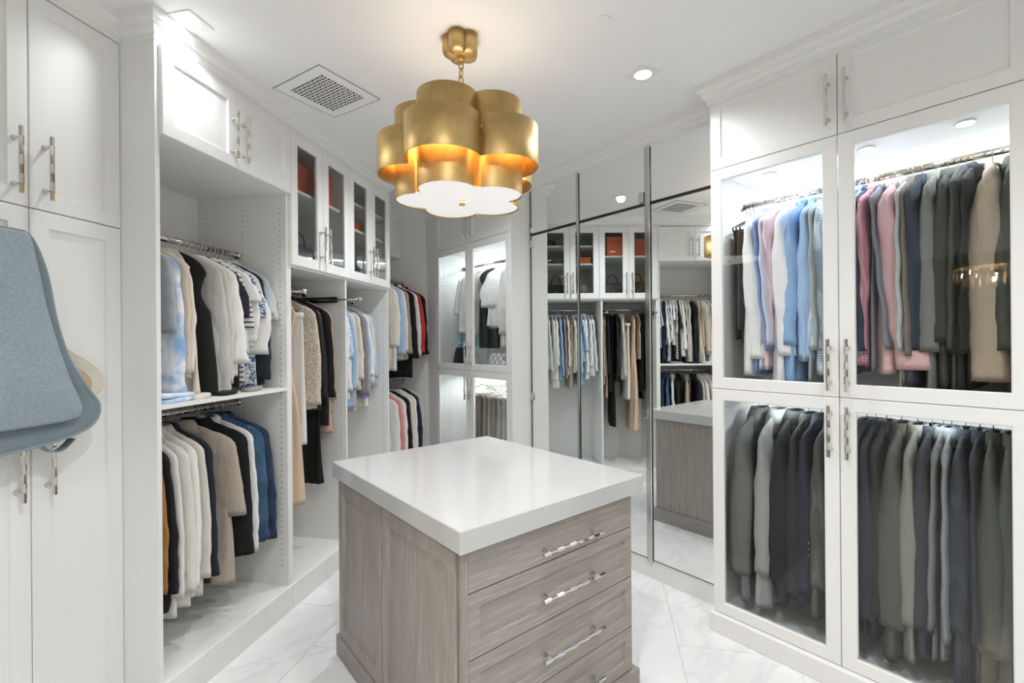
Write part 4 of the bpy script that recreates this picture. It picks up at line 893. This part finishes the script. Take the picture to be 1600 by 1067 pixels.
t = soft_bag('hanging_bag', 'grey-blue quilted fabric bag hanging in front of the tall cabinet', LP(-.755, 0, 1.875), RIM, FRT, .052, .13, .03, GB1, GB2, GB3)
MB().loft([[(.19 + u, .085 + dy, -.684 - .035 * math.sin(v * PI) + dz) for u, dy, dz in ((.05 * 2 * (v - .0) - .0, -.018, 0), (.1 * v, .018, 0), (.1 * v, .018, -.004), (.1 * v, -.018, -.004))] for v in [k / 10 for k in range(11)]], smooth=False).build('strap_loop', GB3, t)
RIM2 = [(0, -.20), (.12, -.20), (.30, -.355), (.378, -.408), (.428, -.455), (.444, -.506), (.427, -.546), (.36, -.58), (0, -.59)]
FRT2 = [(0, -.25), (.12, -.25), (.30, -.40), (.37, -.445), (.40, -.475), (.41, -.51), (.395, -.535), (.34, -.555), (0, -.56)]
soft_bag('cream_bag', 'cream bag with tan lining peeking out behind the grey-blue bag', LP(-.755, 0, 1.875), RIM2, FRT2, .134, .162, .142, cloth('C4AC8C'), cloth('DAD3C6'), cloth('E3DDD1'))
hk = MB().tube([(0, .0, 0), (0, -.03, 0), (0, -.05, .004), (0, -.055, .03)], .006, 8).build('wall_hook', WHITEMETAL, None, LP(-.755, -.21, 1.865), LROT)
tag(hk, 'white hook on the tall cabinet door above the grey-blue bag', 'hook')

# ------------------------------------------------------------------ crystal chandelier of the next room, seen as a reflection in the right glass
bc = thing('crystal_chandelier', 'gilt crystal drop chandelier of the next room, reflected in right glass door', 'chandelier', (-2.9, .62, 0))
MB().tube([(0, 0, H), (0, 0, 2.36)], .012, 8).build('stem', GOLD, bc)
MB().loft([[(math.cos(2 * PI * k / 32) * r_, math.sin(2 * PI * k / 32) * r_, z) for k in range(32)] for r_, z in ((.03, 2.42), (.2, 2.38), (.34, 2.36), (.36, 2.34), (.33, 2.335), (.02, 2.36))]).build('dish', GOLD, bc)
cr = MB().loft([[(math.cos(2 * PI * k / 6) * r_, math.sin(2 * PI * k / 6) * r_, z) for k in range(6)] for r_, z in ((.003, 0), (.014, -.03), (.016, -.08), (.002, -.13))], smooth=False).mesh('crystal')
cr.materials.append(plain('crystal', lin('E8D8BC'), .05, .6))
for tier, (R_, z, n_) in enumerate(((.345, 2.335, 30), (.25, 2.27, 22))):
    for k in range(n_): put('crystal_drop', cr, bc, (math.cos(2 * PI * k / n_) * R_, math.sin(2 * PI * k / n_) * R_, z - .02 * (k % 2)))
CANDLE = emit('candle_bulb', (1, .8, .55), 60.0)
for k in range(10): MB().tube([(math.cos(2 * PI * k / 10) * .29, math.sin(2 * PI * k / 10) * .29, 2.30), (math.cos(2 * PI * k / 10) * .29, math.sin(2 * PI * k / 10) * .29, 2.25)], [.012, .006], 8).build('bulb', CANDLE, bc)
lamp('crystal_lamp', 'POINT', (0, 0, 2.2), 40, (1, .82, .6), bc, shadow_soft_size=.02)
